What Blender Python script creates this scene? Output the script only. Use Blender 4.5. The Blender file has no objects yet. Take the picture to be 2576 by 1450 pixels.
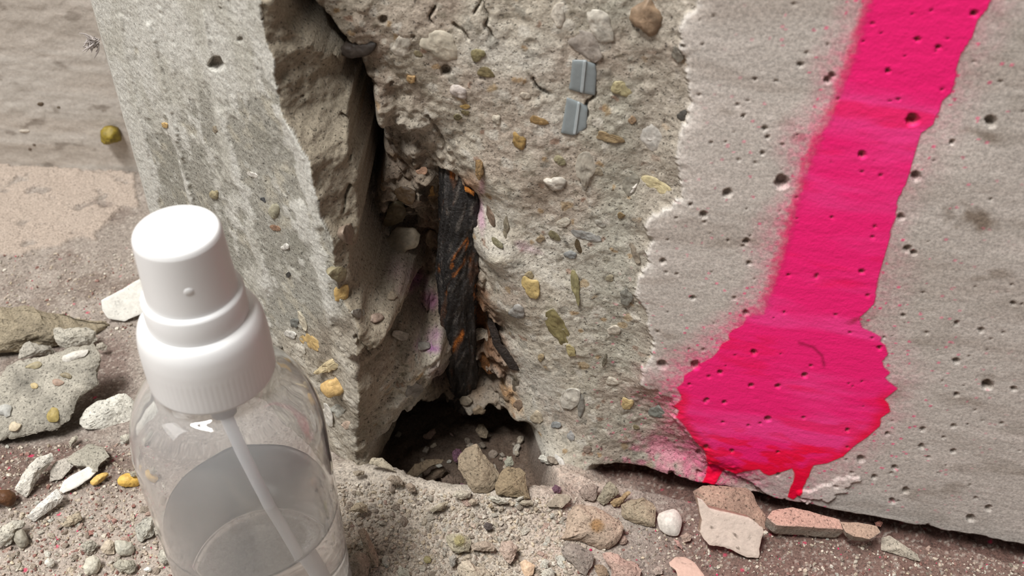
import bpy, math, random, time
import numpy as np
from mathutils import Vector, Matrix

T0 = time.time()
scene = bpy.context.scene
COL = scene.collection
rng = np.random.default_rng(7)
random.seed(7)

# ------------------------------------------------------------------ camera, light, exposure
W, H, F = 2576.0, 1450.0, 2670.0            # photograph size and focal length in pixels
CAM_H, PITCH = 0.275, math.radians(41.0)
CAM = np.array([0.0, 0.0, CAM_H])
FWD = np.array([0.0, math.cos(PITCH), -math.sin(PITCH)])
RGT = np.array([1.0, 0.0, 0.0])
UPV = np.cross(RGT, FWD)

cam_data = bpy.data.cameras.new('camera')
cam_data.sensor_width = 36.0
cam_data.lens = 36.0 * F / W
cam_data.clip_start = 0.01
cam_data.dof.use_dof = True
cam_data.dof.focus_distance = 0.318
cam_data.dof.aperture_fstop = 22.0
cam = bpy.data.objects.new('camera', cam_data)
cam.matrix_world = Matrix(((RGT[0], UPV[0], -FWD[0], CAM[0]), (RGT[1], UPV[1], -FWD[1], CAM[1]),
                           (RGT[2], UPV[2], -FWD[2], CAM[2]), (0, 0, 0, 1)))
COL.objects.link(cam)
scene.camera = cam

world = bpy.data.worlds.new('room_light')
scene.world = world
world.use_nodes = True
wbg = world.node_tree.nodes['Background']
wbg.inputs[0].default_value = (1.0, 0.985, 0.965, 1)
wbg.inputs[1].default_value = 0.11

def area_lamp(name, loc, target, sx, sy, power, color):
    l = bpy.data.lights.new(name, 'AREA')
    l.shape = 'RECTANGLE'; l.size = sx; l.size_y = sy; l.energy = power; l.color = color
    o = bpy.data.objects.new(name, l); COL.objects.link(o)
    o.location = loc
    o.rotation_euler = (Vector(target) - Vector(loc)).to_track_quat('-Z', 'Y').to_euler()
    return o
area_lamp('ceiling_tube', (-0.50, -0.26, 1.60), (0.0, 0.2, 0.0), 0.75, 0.08, 25, (1.0, 0.99, 0.972))
area_lamp('ceiling_tube', (-0.50, -0.04, 1.60), (0.0, 0.3, 0.0), 0.75, 0.08, 25, (1.0, 0.99, 0.972))
area_lamp('window_light', (-1.0, -0.20, 0.9), (0.0, 0.25, 0.05), 0.5, 0.5, 4, (1.0, 0.985, 0.965))

scene.view_settings.view_transform = 'Standard'
scene.view_settings.look = 'None'
scene.view_settings.exposure = -0.29
scene.view_settings.gamma = 1.0
scene.cycles.max_bounces = 24
scene.cycles.transmission_bounces = 24
scene.cycles.glossy_bounces = 8
scene.view_settings.use_curve_mapping = False

# ------------------------------------------------------------------ helpers
def lin(c):
    c = np.asarray(c, float) / 255.0
    return np.where(c <= 0.04045, c / 12.92, ((c + 0.055) / 1.055) ** 2.4)

def ray(px, py):
    return FWD + RGT * ((px - W / 2) / F) - UPV * ((py - H / 2) / F)

def on_plane(px, py, p0, n):
    d = ray(px, py)
    t = np.dot(np.asarray(p0) - CAM, n) / np.dot(d, n)
    return CAM + d * t

def project(P):
    v = P - CAM
    w = v @ FWD
    return W / 2 + F * (v @ RGT) / w, H / 2 - F * (v @ UPV) / w

def hash2(ix, iy, seed):
    h = (ix.astype(np.int64) * 374761393 + iy.astype(np.int64) * 668265263 + seed * 2147483647) & 0xffffffff
    h = ((h ^ (h >> 13)) * 1274126177) & 0xffffffff
    h = (h ^ (h >> 16)) & 0xffffffff
    return h.astype(np.float64) / 4294967295.0

def noise2(x, y, seed=0):
    ix = np.floor(x); iy = np.floor(y)
    fx = x - ix; fy = y - iy
    u = fx * fx * fx * (fx * (fx * 6 - 15) + 10); v = fy * fy * fy * (fy * (fy * 6 - 15) + 10)
    a = hash2(ix, iy, seed); b = hash2(ix + 1, iy, seed)
    c = hash2(ix, iy + 1, seed); d = hash2(ix + 1, iy + 1, seed)
    return ((a + (b - a) * u) + ((c + (d - c) * u) - (a + (b - a) * u)) * v) * 2 - 1

def fbm2(x, y, octaves=4, seed=0, gain=0.5):
    s = 0; a = 1.0; t = 0
    for o in range(octaves):
        ang = 0.6 * o
        cx, sx = math.cos(ang), math.sin(ang)
        s = s + a * noise2((x * cx - y * sx) * 2 ** o + 17.3 * o, (x * sx + y * cx) * 2 ** o + 9.1 * o, seed + o)
        t += a; a *= gain
    return s / t

def worley2(x, y, seed=0):
    ix = np.floor(x); iy = np.floor(y)
    best = np.full(x.shape, 9.0); ident = np.zeros(x.shape)
    for dx in (-1, 0, 1):
        for dy in (-1, 0, 1):
            cx = ix + dx; cy = iy + dy
            px = cx + 0.1 + 0.8 * hash2(cx, cy, seed); py = cy + 0.1 + 0.8 * hash2(cx, cy, seed + 5)
            d = np.hypot(px - x, py - y)
            m = d < best
            best = np.where(m, d, best); ident = np.where(m, hash2(cx, cy, seed + 11), ident)
    return best, ident

def noise3(x, y, z, seed=0):
    iz = np.floor(z); fz = z - iz; w = fz * fz * (3 - 2 * fz)
    off = iz * 57.0
    a = noise2(x + off * 1.0, y + off * 0.37, seed); b = noise2(x + (off + 57.0), y + (off + 57.0) * 0.37, seed)
    return (a * (1 - w) + b * w) * 1.15

def fbm3(x, y, z, octaves=4, seed=0, gain=0.5):
    s = 0; a = 1.0; t = 0
    for o in range(octaves):
        k = 2.0 ** o
        s = s + a * noise3(x * k + 3.7 * o, y * k + 8.1 * o, z * k + 1.9 * o, seed + o)
        t += a; a *= gain
    return s / t

def smooth(a, b, x):
    t = np.clip((x - a) / (b - a), 0, 1)
    return t * t * (3 - 2 * t)

def poly_sdf(px, py, poly):
    """signed distance, positive inside"""
    P = np.asarray(poly, float)
    d = np.full(px.shape, 1e9); inside = np.zeros(px.shape, bool)
    for a, b in zip(P, np.roll(P, -1, 0)):
        e = b - a; wx = px - a[0]; wy = py - a[1]
        t = np.clip((wx * e[0] + wy * e[1]) / (e @ e + 1e-12), 0, 1)
        d = np.minimum(d, (wx - e[0] * t) ** 2 + (wy - e[1] * t) ** 2)
        if e[1] != 0:
            c = ((a[1] <= py) & (b[1] > py)) | ((b[1] <= py) & (a[1] > py))
            inside ^= c & (px < a[0] + (py - a[1]) / e[1] * e[0])
    d = np.sqrt(d)
    return np.where(inside, d, -d)

def line_dist(px, py, pts):
    P = np.asarray(pts, float)
    d = np.full(px.shape, 1e9)
    for a, b in zip(P[:-1], P[1:]):
        e = b - a; wx = px - a[0]; wy = py - a[1]
        t = np.clip((wx * e[0] + wy * e[1]) / (e @ e), 0, 1)
        d = np.minimum(d, (wx - e[0] * t) ** 2 + (wy - e[1] * t) ** 2)
    return np.sqrt(d)

def mesh_from(name, verts, faces, cols=None, floats=None, mat=None, smooth_shade=True):
    """verts (N,3), faces (M,3|4) arrays"""
    me = bpy.data.meshes.new(name)
    verts = np.asarray(verts, np.float32); faces = np.asarray(faces, np.int32)
    n, k = faces.shape
    me.vertices.add(len(verts)); me.vertices.foreach_set('co', verts.ravel())
    me.loops.add(n * k); me.loops.foreach_set('vertex_index', faces.ravel())
    me.polygons.add(n)
    me.polygons.foreach_set('loop_start', np.arange(0, n * k, k, dtype=np.int32))
    me.polygons.foreach_set('use_smooth', np.full(n, bool(smooth_shade)))
    me.update(calc_edges=True)
    if cols is not None:
        a = me.attributes.new('col', 'FLOAT_COLOR', 'POINT')
        c = np.ones((len(verts), 4), np.float32); c[:, :3] = cols
        a.data.foreach_set('color', c.ravel())
    for key, val in (floats or {}).items():
        a = me.attributes.new(key, 'FLOAT', 'POINT')
        a.data.foreach_set('value', np.asarray(val, np.float32).ravel())
    if mat: me.materials.append(mat)
    return me

def add(name, me, parent=None, label=None, cat=None, group=None, kind=None):
    o = bpy.data.objects.new(name, me); COL.objects.link(o)
    if parent is not None:
        o.parent = parent
        o.matrix_parent_inverse = Matrix.Translation(-Vector(parent.location))
    if label: o['label'] = label
    if cat: o['category'] = cat
    if group: o['group'] = group
    if kind or (cat and parent is None): o['kind'] = kind or 'thing'
    return o

def thing(name, loc, label, cat, group=None, kind=None):
    o = add(name, None, None, label, cat, group, kind)
    o.location = [float(v) for v in loc]; o.empty_display_size = 0.01
    return o

def grid_faces(ny, nx, wrap=False):
    j = np.arange(ny - 1)[:, None]
    i = np.arange(nx if wrap else nx - 1)[None, :]
    i2 = (i + 1) % nx
    return np.stack([j * nx + i, j * nx + i2, (j + 1) * nx + i2, (j + 1) * nx + i], -1).reshape(-1, 4)

# ------------------------------------------------------------------ materials
def new_mat(name):
    m = bpy.data.materials.new(name); m.use_nodes = True
    nt = m.node_tree; nt.nodes.clear()
    out = nt.nodes.new('ShaderNodeOutputMaterial')
    b = nt.nodes.new('ShaderNodeBsdfPrincipled')
    nt.links.new(b.outputs[0], out.inputs[0])
    return m, nt, b, out

def N(nt, typ, **kw):
    n = nt.nodes.new(typ)
    for k, v in kw.items():
        setattr(n, k, v)
    return n

def mineral(name, rough=0.9, grain=1500.0, contrast=(0.72, 1.22), pores=0.0, pore_scale=650.0, bump=0.00035, spec=0.25, use_rough_attr=False):
    m, nt, b, out = new_mat(name)
    L = nt.links.new
    tc = N(nt, 'ShaderNodeTexCoord')
    at = N(nt, 'ShaderNodeAttribute', attribute_name='col')
    n1 = N(nt, 'ShaderNodeTexNoise'); n1.inputs['Scale'].default_value = grain; n1.inputs['Detail'].default_value = 5; n1.inputs['Roughness'].default_value = 0.65
    L(tc.outputs['Object'], n1.inputs['Vector'])
    mr = N(nt, 'ShaderNodeMapRange'); mr.inputs[1].default_value = 0.3; mr.inputs[2].default_value = 0.7
    mr.inputs[3].default_value = contrast[0]; mr.inputs[4].default_value = contrast[1]
    L(n1.outputs['Fac'], mr.inputs[0])
    mul = N(nt, 'ShaderNodeVectorMath', operation='SCALE')
    L(at.outputs['Color'], mul.inputs[0]); L(mr.outputs[0], mul.inputs['Scale'])
    colour = mul.outputs[0]
    height = n1.outputs['Fac']
    if pores > 0:
        vo = N(nt, 'ShaderNodeTexNoise'); vo.inputs['Scale'].default_value = pore_scale * 1.9; vo.inputs['Detail'].default_value = 2.5; vo.inputs['Roughness'].default_value = 0.6
        L(tc.outputs['Object'], vo.inputs['Vector'])
        pr = N(nt, 'ShaderNodeMapRange'); pr.inputs[1].default_value = 0.60; pr.inputs[2].default_value = 0.70
        pr.inputs[3].default_value = 1.0; pr.inputs[4].default_value = 1.0 - pores
        L(vo.outputs['Fac'], pr.inputs[0])
        fac = pr.outputs[0]
        if use_rough_attr:
            ra = N(nt, 'ShaderNodeAttribute', attribute_name='rgh')
            mx = N(nt, 'ShaderNodeMix'); mx.inputs[2].default_value = 1.0
            L(ra.outputs['Fac'], mx.inputs[0]); L(fac, mx.inputs[3]); fac = mx.outputs[0]
        m2 = N(nt, 'ShaderNodeVectorMath', operation='SCALE')
        L(colour, m2.inputs[0]); L(fac, m2.inputs['Scale']); colour = m2.outputs[0]
        ad = N(nt, 'ShaderNodeMath', operation='ADD'); L(n1.outputs['Fac'], ad.inputs[0]); L(fac, ad.inputs[1]); height = ad.outputs[0]
    L(colour, b.inputs['Base Color'])
    bp = N(nt, 'ShaderNodeBump'); bp.inputs['Strength'].default_value = 1.0; bp.inputs['Distance'].default_value = bump
    L(height, bp.inputs['Height'])
    if use_rough_attr:
        ra2 = N(nt, 'ShaderNodeAttribute', attribute_name='rgh')
        st = N(nt, 'ShaderNodeMapRange'); st.inputs[3].default_value = 0.25; st.inputs[4].default_value = 1.0
        L(ra2.outputs['Fac'], st.inputs[0]); L(st.outputs[0], bp.inputs['Strength'])
    L(bp.outputs[0], b.inputs['Normal'])
    b.inputs['Roughness'].default_value = rough
    b.inputs['Specular IOR Level'].default_value = spec
    return m

M_PILLAR = mineral('broken_concrete', grain=1300, contrast=(0.66, 1.3), pores=0.6, pore_scale=560, bump=0.00035, use_rough_attr=True)
M_FLOOR = mineral('dusty_floor', grain=1500, contrast=(0.62, 1.34), pores=0.45, pore_scale=700, bump=0.0006)
M_STONE = mineral('crumbled_concrete', grain=1400, contrast=(0.7, 1.25), pores=0.5, pore_scale=650, bump=0.0005)
M_PEBBLE = mineral('river_pebble', rough=0.55, grain=900, contrast=(0.75, 1.2), bump=0.00012, spec=0.4)
M_FLAKE = mineral('plaster_flake', rough=0.8, grain=900, contrast=(0.88, 1.1), pores=0.25, pore_scale=260, bump=0.00015)
M_WALL = mineral('cast_wall', grain=700, contrast=(0.86, 1.12), bump=0.0002)
M_RUST = mineral('rusty_steel', rough=0.62, grain=1300, contrast=(0.45, 1.6), bump=0.0007, spec=0.5)
M_GREYPLASTIC = mineral('grey_plastic', rough=0.45, grain=500, contrast=(0.92, 1.07), bump=0.00004, spec=0.4)

def paint_mat():
    m, nt, b, out = new_mat('pink_spray_paint')
    L = nt.links.new
    at = N(nt, 'ShaderNodeAttribute', attribute_name='col')
    L(at.outputs['Color'], b.inputs['Base Color'])
    b.inputs['Roughness'].default_value = 0.55
    b.inputs['Specular IOR Level'].default_value = 0.2
    sd = N(nt, 'ShaderNodeAttribute', attribute_name='cover')
    L(sd.outputs['Fac'], b.inputs['Alpha'])
    tc = N(nt, 'ShaderNodeTexCoord')
    n1 = N(nt, 'ShaderNodeTexNoise'); n1.inputs['Scale'].default_value = 1200
    L(tc.outputs['Object'], n1.inputs['Vector'])
    bp = N(nt, 'ShaderNodeBump'); bp.inputs['Distance'].default_value = 0.0001; L(n1.outputs['Fac'], bp.inputs['Height']); L(bp.outputs[0], b.inputs['Normal'])
    return m
M_PAINT = paint_mat()

def simple(name, color, rough=0.5, trans=0.0, ior=1.45, sss=0.0, spec=0.5):
    m, nt, b, out = new_mat(name)
    b.inputs['Base Color'].default_value = (*color, 1)
    b.inputs['Roughness'].default_value = rough
    b.inputs['Transmission Weight'].default_value = trans
    b.inputs['IOR'].default_value = ior
    b.inputs['Specular IOR Level'].default_value = spec
    if sss:
        b.inputs['Subsurface Weight'].default_value = sss
        b.inputs['Subsurface Radius'].default_value = (0.003, 0.003, 0.003)
        b.inputs['Subsurface Scale'].default_value = 1.0
    return m
M_WHITE = simple('white_plastic', (0.77, 0.77, 0.765), 0.38)
M_PET = simple('clear_plastic', (0.99, 0.99, 0.99), 0.0, 0.90, 1.45)  # slight haze in the plastic, raised to lighten the bottle
M_WATER = simple('water', (0.995, 0.998, 1.0), 0.0, 0.90, 1.33)  # small milky share added to brighten water that came out dark
M_TUBE = simple('milky_plastic', (0.95, 0.97, 1.0), 0.3)
M_FIBRE = simple('lint', (0.42, 0.38, 0.36), 0.9)
M_GLOSS = simple('brown_shell', (0.07, 0.035, 0.015), 0.15)

# ------------------------------------------------------------------ the pillar: a heightfield y = Y(x, z)
Y_CHORD = 0.2265
def left_plane(x):  return 0.227 + 0.98 * (-0.055 - x)
def right_plane(x): return 0.218 - 0.24 * (x - 0.0635)
LP_N = np.array([0.98, 1.0, 0.0]); LP_P = np.array([-0.055, 0.227, 0.0])
RP_N = np.array([0.24, 1.0, 0.0]); RP_P = np.array([0.0635, 0.218, 0.0])

CTRL = [(735,-60,21),(775,-60,20),(900,-60,18),(1100,-60,13),(1300,-60,9),(1500,-60,5),(1720,-60,1),
 (775,60,22),(810,60,21),(850,60,19),(900,100,20),(1000,80,15),(1150,80,12),(1300,100,9),(1500,100,5),(1680,100,1.5),
 (838,200,25),(880,200,23),(920,230,21),(1000,220,20),(1100,220,15),(1250,220,10),(1450,220,6),(1690,250,1.5),
 (888,330,29),(905,420,34),(925,330,26),(950,410,29),(1000,380,26),(1080,350,22),(1150,330,16),(1250,350,11),(1400,380,7),(1680,420,1.5),
 (910,520,38),(980,500,33),(1060,480,30),(1095,560,36),(1150,480,29),(1215,470,14),(1300,480,10),(1450,520,6.5),(1650,550,1.5),
 (920,650,36),(1000,640,37),(1070,640,41),(1150,620,36),(1215,600,15),(1240,655,10),(1330,640,11),(1450,680,6.5),(1590,650,1.5),
 (930,760,22),(1000,760,24),(1080,760,32),(1150,750,36),(1225,760,19),(1300,760,11),(1450,800,6),(1590,800,1.5),
 (900,880,6),(960,870,12),(1050,860,13),(1100,860,15),(1128,880,36),(1170,900,36),(1240,890,25),(1320,900,13),(1400,880,8),(1500,900,4.5),(1610,900,1),
 (850,960,0),(900,980,3),(980,980,7),(1055,975,11),(1080,1000,24),(1125,990,38),(1180,980,35),(1250,980,25),(1310,980,16),(1390,980,9),(1500,1000,4),(1620,990,1),
 (860,1060,-1),(920,1070,3),(970,1065,8),(1290,1040,20),(1340,1060,12),(1420,1080,6),(1520,1100,2),(1640,1080,0),
 (880,1150,-1),(930,1140,6),(1360,1140,9),(1440,1150,2),(1550,1180,0),(1680,1180,0),(1400,1210,4),(1480,1215,0)]
pts = []
CTRL += [(1040,1040,40,24),(1100,1020,52,30),(1160,1010,52,32),(1230,1030,46,28),(1020,1090,52,14),(1080,1080,62,18),(1160,1070,64,20),(1240,1080,56,18),(1300,1100,36,12),(1000,1140,52,8),(1080,1140,66,8),(1180,1140,66,8),(1280,1150,52,8),(1340,1170,26,6),(1000,1200,56,2),(1150,1200,66,2),(1300,1210,50,2),(1375,1220,16,2)]
for row in CTRL:
    a, b, r = row[:3]; ref = row[3] if len(row) > 3 else r
    p = on_plane(a, b, (0, Y_CHORD + ref * 1e-3, 0), np.array([0, 1.0, 0]))
    pts.append((p[0], p[2], r * 1e-3))
pts = np.array(pts)
C_RBF = 0.003
def rbf_fit(p):
    d = np.sqrt((p[:, None, 0] - p[None, :, 0]) ** 2 + (p[:, None, 1] - p[None, :, 1]) ** 2 + C_RBF ** 2)
    n = len(p)
    A = np.zeros((n + 3, n + 3)); A[:n, :n] = d - np.eye(n) * 1e-4
    A[:n, n:] = np.c_[np.ones(n), p[:, :2] * 10]; A[n:, :n] = A[:n, n:].T
    return np.linalg.solve(A, np.r_[p[:, 2], 0, 0, 0])
RW = rbf_fit(pts)
def recess(x, z):
    s = RW[-3] + RW[-2] * x * 10 + RW[-1] * z * 10
    for k in range(len(pts)):
        s = s + RW[k] * np.sqrt((x - pts[k, 0]) ** 2 + (z - pts[k, 1]) ** 2 + C_RBF ** 2)
    return s

STEP = 0.0004
xs = np.concatenate([np.arange(-0.1315, 0.176, STEP), 0.176 + 0.004 * (1.25 ** np.arange(12) - 1) / 0.25])
zs = np.concatenate([np.arange(-0.012, 0.192, STEP), 0.192 + 0.002 * (1.35 ** np.arange(1, 20) - 1) / 0.35])
nx, nz = len(xs), len(zs)
X, Z = np.meshgrid(xs, zs)
Zc = np.minimum(Z, 0.192)

# the broken edge of the thin slab on the left
EDGE = [(700,-60),(712,0),(735,60),(765,110),(795,170),(830,220),(838,270),(862,320),(872,400),(885,470),(893,540),(905,580),(888,625),(905,700),(908,760),(925,810),(900,880),(872,960),(862,1040),(868,1120),(872,1200)]
ep = np.array([on_plane(a, b, LP_P + np.array([0, 0.011 if b < 820 else 0.0, 0]), LP_N)[[0, 2]] for a, b in EDGE])
ep = ep[np.argsort(ep[:, 1])]
CORNER = [(640,-60),(655,0),(668,70),(692,150),(697,240),(716,300),(742,340),(776,400),(792,470),(806,540),(830,600),(846,680),(858,750),(885,800),(900,850),(900,960),(900,1100),(900,1250)]
cp_ = np.array([on_plane(a, b, LP_P, LP_N)[[0, 2]] for a, b in CORNER]); cp_ = cp_[np.argsort(cp_[:, 1])]
x_corner = np.interp(zs, cp_[:, 1], cp_[:, 0])[:, None]
x_edge = np.interp(zs, ep[:, 1], ep[:, 0])[:, None]
z_fade = on_plane(925, 820, LP_P, LP_N)[2]
wid = 0.0012 + 0.021 * smooth(z_fade + 0.006, z_fade - 0.02, zs)[:, None]

edge_n = fbm2(X * 90, Zc * 90, 3, 3)
x_edge = x_edge + 0.0016 * edge_n * (wid < 0.004) + 0.006 * edge_n * (wid >= 0.004) * (wid / 0.017)
YL = left_plane(X)
bev = np.maximum(0, X - (x_corner + 0.0016 * fbm2(X * 110, Zc * 110, 4, 9)))
YL = YL + np.minimum(bev, 0.014) * (1.9 - 0.75 * smooth(z_fade + 0.004, z_fade - 0.012, zs)[:, None])
# left arris turns away
YL = YL + np.maximum(0, (-0.1255 - X)) * 1.2
YR = right_plane(X)
YC = Y_CHORD + recess(X, Zc)

def px_of(Yv):
    return project(np.stack([X, Yv, Zc], -1))

SKIN = [(1800,-700),(1770,-80),(1760,0),(1745,30),(1725,45),(1712,80),(1716,100),(1708,128),(1725,150),(1728,200),(1740,260),(1730,300),(1715,330),(1705,380),(1700,410),(1712,440),(1713,500),(1680,530),(1668,537),(1640,545),(1622,575),(1640,610),(1625,640),(1635,665),(1605,705),(1597,745),(1625,780),(1632,830),(1645,870),(1635,905),(1615,930),(1612,975),(1650,985),(1658,1000),(1690,1005),(1700,1030),(1698,1060),(1735,1100),(1768,1140),(1780,1170),(1850,1200),(1900,1225),(1960,1265),(2000,1330),(3200,1600),(3200,-700)]
PXR, PYR = px_of(YR)
skin_sd = poly_sdf(PXR + 7 * fbm2(X * 700, Zc * 700, 3, 31), PYR + 7 * fbm2(X * 700, Zc * 700, 3, 32), SKIN)
skin = smooth(-1.5, 1.5, skin_sd)
# recess blends into the right face
wR = smooth(-90, 40, skin_sd)
base_right = YC * (1 - wR) + (YR + 0.0008) * wR
low = smooth(0.012, 0.0, Z) * smooth(1560, 1700, PXR)
base_right = base_right * (1 - low) + (YR + 0.0008) * low
m_left = 1 - smooth(0, 1, (X - x_edge) / wid)
Yb = YL * m_left + base_right * (1 - m_left)
PX, PY = px_of(Yb)

spall = (1 - m_left) * (1 - skin)
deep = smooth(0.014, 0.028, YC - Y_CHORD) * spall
# rough relief
QX = X - 1.0 * (Yb - Y_CHORD); QZ = Zc - 0.45 * (Yb - Y_CHORD)
rel = 0.0012 * fbm3(X * 120, Zc * 120, Yb * 120, 4, 41) + 0.00055 * fbm3(X * 520, Zc * 520, Yb * 520, 3, 45)
w1, wid1 = worley2(QX * 105 + 0.4 * fbm2(QX * 200, QZ * 200, 2, 51), QZ * 105, 52)
w2, wid2 = worley2(QX * 210 + 0.5 * fbm2(QX * 300, QZ * 300, 2, 55), QZ * 210, 56)
bumps = -(np.clip(0.45 - w1, 0, 1) * 0.005 * (wid1 > 0.45)) - np.clip(0.42 - w2, 0, 1) * 0.0018 * (wid2 > 0.4)
lump = (1 - m_left) * smooth(1150, 1090, PX) * smooth(700, 800, PY)
lowl = m_left * smooth(760, 860, PY + 0.4 * (PX - 800))
rough_z = np.clip(deep + lump, 0, 1)
Yd = Yb + spall * rel * (0.55 + 1.3 * rough_z) + lowl * rel * 0.8 + bumps * (0.15 * spall + 0.9 * rough_z + 0.12 * lowl)
Yd = Yd + lump * (1 - deep) * (0.004 * fbm3(X * 75, Zc * 75, Yb * 75, 4, 61) - 0.004 * np.abs(fbm3(X * 150, Zc * 150, Yb * 150, 3, 63)))
b3 = fbm3(X * 75, Zc * 75, Yb * 75, 4, 61)
Yd = Yd + deep * (0.0075 * b3 - 0.007 * np.abs(fbm3(X * 140, Zc * 140, Yb * 140, 3, 63)) + 0.0012 * fbm3(X * 330, Zc * 330, Yb * 330, 3, 64))
# ledges and crack in the dark slot on the left
slot = deep * smooth(1080, 900, PX) * smooth(520, 380, PY)
Yd = Yd + slot * 0.004 * np.sign(noise2(X * 40 + Zc * 60, Zc * 45 - X * 90, 66)) * np.abs(noise2(X * 40 + Zc * 60, Zc * 45 - X * 90, 66)) ** 0.4
# right face: thin skin proud of the break, faint board texture, air holes
Yd = Yd - skin * 0.0011 + skin * (0.00005 * fbm2(X * 40, Zc * 300, 3, 71) + 0.00005 * fbm2(X * 400, Zc * 700, 2, 72))
# left face: drawn vertical ridges, chips
leftm = m_left * (bev <= 0)
Yd = Yd + m_left * (0.0003 * fbm2(X * 260, Zc * 120, 3, 75) + 0.00022 * fbm2(X * 900, Zc * 800, 2, 76))
Yd = Yd + m_left * (bev > 0) * (0.0018 * fbm3(X * 130, Zc * 130, Yb * 130, 4, 77) + rel * 0.6)
trench = np.exp(-((X - x_edge - 0.0024) / 0.0016) ** 2) * smooth(500, 430, PY) * (1 - m_left)
Yd = Yd + trench * 0.03
RIDGES = [([(375,60),(398,140),(420,230),(440,320),(458,400),(475,480),(500,580)], 6, 0.0012), ([(515,30),(522,80),(530,145)], 5, 0.0007), ([(552,290),(575,380),(600,470),(640,620),(665,720)], 14, 0.0008),
          ([(300,40),(330,180),(360,330),(395,500)], 5, 0.0006), ([(715,290),(755,380),(785,480),(800,560)], 12, 0.0009), ([(760,520),(800,640),(815,700),(835,790)], 16, 0.0007), ([(400,20),(430,120),(440,180)], 4, 0.0005)]
ridge_white = np.zeros_like(X)
for pl, wpx, amp in RIDGES:
    d = line_dist(PX + 5 * fbm2(X * 300, Zc * 120, 3, 81), PY, pl)
    g = np.exp(-(d / wpx) ** 2)
    Yd = Yd - m_left * amp * g
    ridge_white = np.maximum(ridge_white, np.exp(-(d / (wpx * 1.5)) ** 2))

PITS = [(2080,195,9),(2090,184,7),(1966,452,17),(1829,480,11),(1770,535,9),(2011,157,6),(1898,195,5),(2293,295,16),(2488,300,14),(2301,437,12),(2263,540,8),(2446,28,8),(2304,92,6),(2357,112,6),(2230,172,6),(2165,382,9),(1716,112,6),(1868,287,5),(1922,317,6),(1929,340,5),(1915,380,5),(1736,510,5),(1877,602,8),(1882,656,6),(1667,652,7),(1742,744,6),(1874,781,7),(1666,911,11),(1748,912,10),(2165,676,6),(2281,620,8),(2295,630,7),(2392,352,6),(2403,902,8),(2404,806,6),(2466,824,6),(2480,962,13),(2545,757,6),(2270,787,5),(2164,1149,9),(2248,1170,7),(2197,1194,6),(2276,1228,8),(2243,1254,7),(2439,1298,10),(2484,1273,8),(2319,1074,6),(2315,1116,6),(2396,1128,6),(2396,1066,5),(2547,972,7),(2403,986,6),(1930,1047,7),(1775,1118,6),(1757,1139,7),(1895,880,7),(1888,963,6),(1955,965,6),(1777,998,5),(1820,1005,5),(2022,937,7),(1810,930,6),(1840,1128,5),(2210,868,6),(2130,1075,5),(2230,1085,5),(1955,1130,4),(1956,1187,5),(1688,1190,8),(1695,1200,6),(1757,1190,7),
        (965,48,11),(1121,178,14),(545,160,18),(605,98,6),(1040,92,5),(1080,122,4),(760,245,5),(1200,820,6),(555,20,4),(985,205,6)]
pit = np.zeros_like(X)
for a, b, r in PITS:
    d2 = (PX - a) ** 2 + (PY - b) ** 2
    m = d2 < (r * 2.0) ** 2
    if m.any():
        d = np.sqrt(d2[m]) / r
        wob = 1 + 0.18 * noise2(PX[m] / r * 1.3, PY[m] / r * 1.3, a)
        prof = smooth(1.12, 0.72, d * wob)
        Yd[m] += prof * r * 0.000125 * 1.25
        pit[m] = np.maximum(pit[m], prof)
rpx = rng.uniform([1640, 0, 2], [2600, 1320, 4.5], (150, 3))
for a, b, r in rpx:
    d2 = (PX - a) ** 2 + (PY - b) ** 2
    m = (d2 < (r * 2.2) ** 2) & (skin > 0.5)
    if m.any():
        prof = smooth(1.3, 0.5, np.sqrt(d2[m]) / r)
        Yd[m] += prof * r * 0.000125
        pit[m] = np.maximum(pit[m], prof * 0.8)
CRACKS = [([(1205,-20),(1222,25),(1228,45),(1222,65),(1240,95)], 3), ([(1212,0),(1196,30)], 2), ([(1095,15),(1082,40),(1085,58)], 2.5), ([(1140,60),(1160,75),(1180,98)], 2.5), ([(1497,162),(1480,190),(1500,242),(1478,258),(1476,290)], 2.5),
          ([(1340,195),(1348,215),(1385,235)], 2), ([(880,150),(905,200),(945,210),(930,240),(945,260)], 4), ([(880,470),(868,500),(862,540)], 3), ([(895,850),(915,875),(925,890)], 4), ([(1075,285),(1090,310),(1110,340),(1120,372)], 3),
          ([(860,290),(885,310),(905,335),(890,360),(880,400)], 5), ([(820,115),(845,160),(875,190)], 4)]
for pl, wpx in CRACKS:
    d = line_dist(PX + 4 * fbm2(X * 500, Zc * 500, 2, 91), PY + 4 * fbm2(X * 500, Zc * 500, 2, 92), pl)
    Yd = Yd + np.exp(-(d / wpx) ** 2) * 0.0022
# chips missing from the bottom edge on the right
Yfin = Yd
PX, PY = px_of(Yfin)

# colours (albedo)
def mixc(c, tgt, m):
    return c * (1 - m[..., None]) + np.asarray(tgt) * m[..., None]
A = lin((194, 185, 169))                     # broken mortar
Cc = np.ones(X.shape + (3,)) * A
big = fbm2(X * 35, Zc * 35, 4, 101)
Cc = mixc(Cc, lin((206, 200, 188)), smooth(0.0, 0.5, big))
Cc = mixc(Cc, lin((164, 154, 138)), smooth(0.0, 0.55, -big))
greyzone = smooth(1380, 1560, PX + 60 * big) * spall
Cc = mixc(Cc, lin((172, 168, 154)), greyzone * 0.8)
Cc = mixc(Cc, lin((176, 158, 144)), smooth(0.1, 0.5, fbm2(X * 60, Zc * 60, 3, 105)) * 0.5)
agg = (wid2 > 0.5) * smooth(0.40, 0.30, w2 + 0.08 * fbm2(X * 700, Zc * 700, 2, 106))
w5, wid5 = worley2(X * 400 + 0.5 * fbm2(X * 500, Zc * 500, 2, 57), Zc * 340, 58)
agg5 = smooth(0.36, 0.26, w5)
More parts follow.
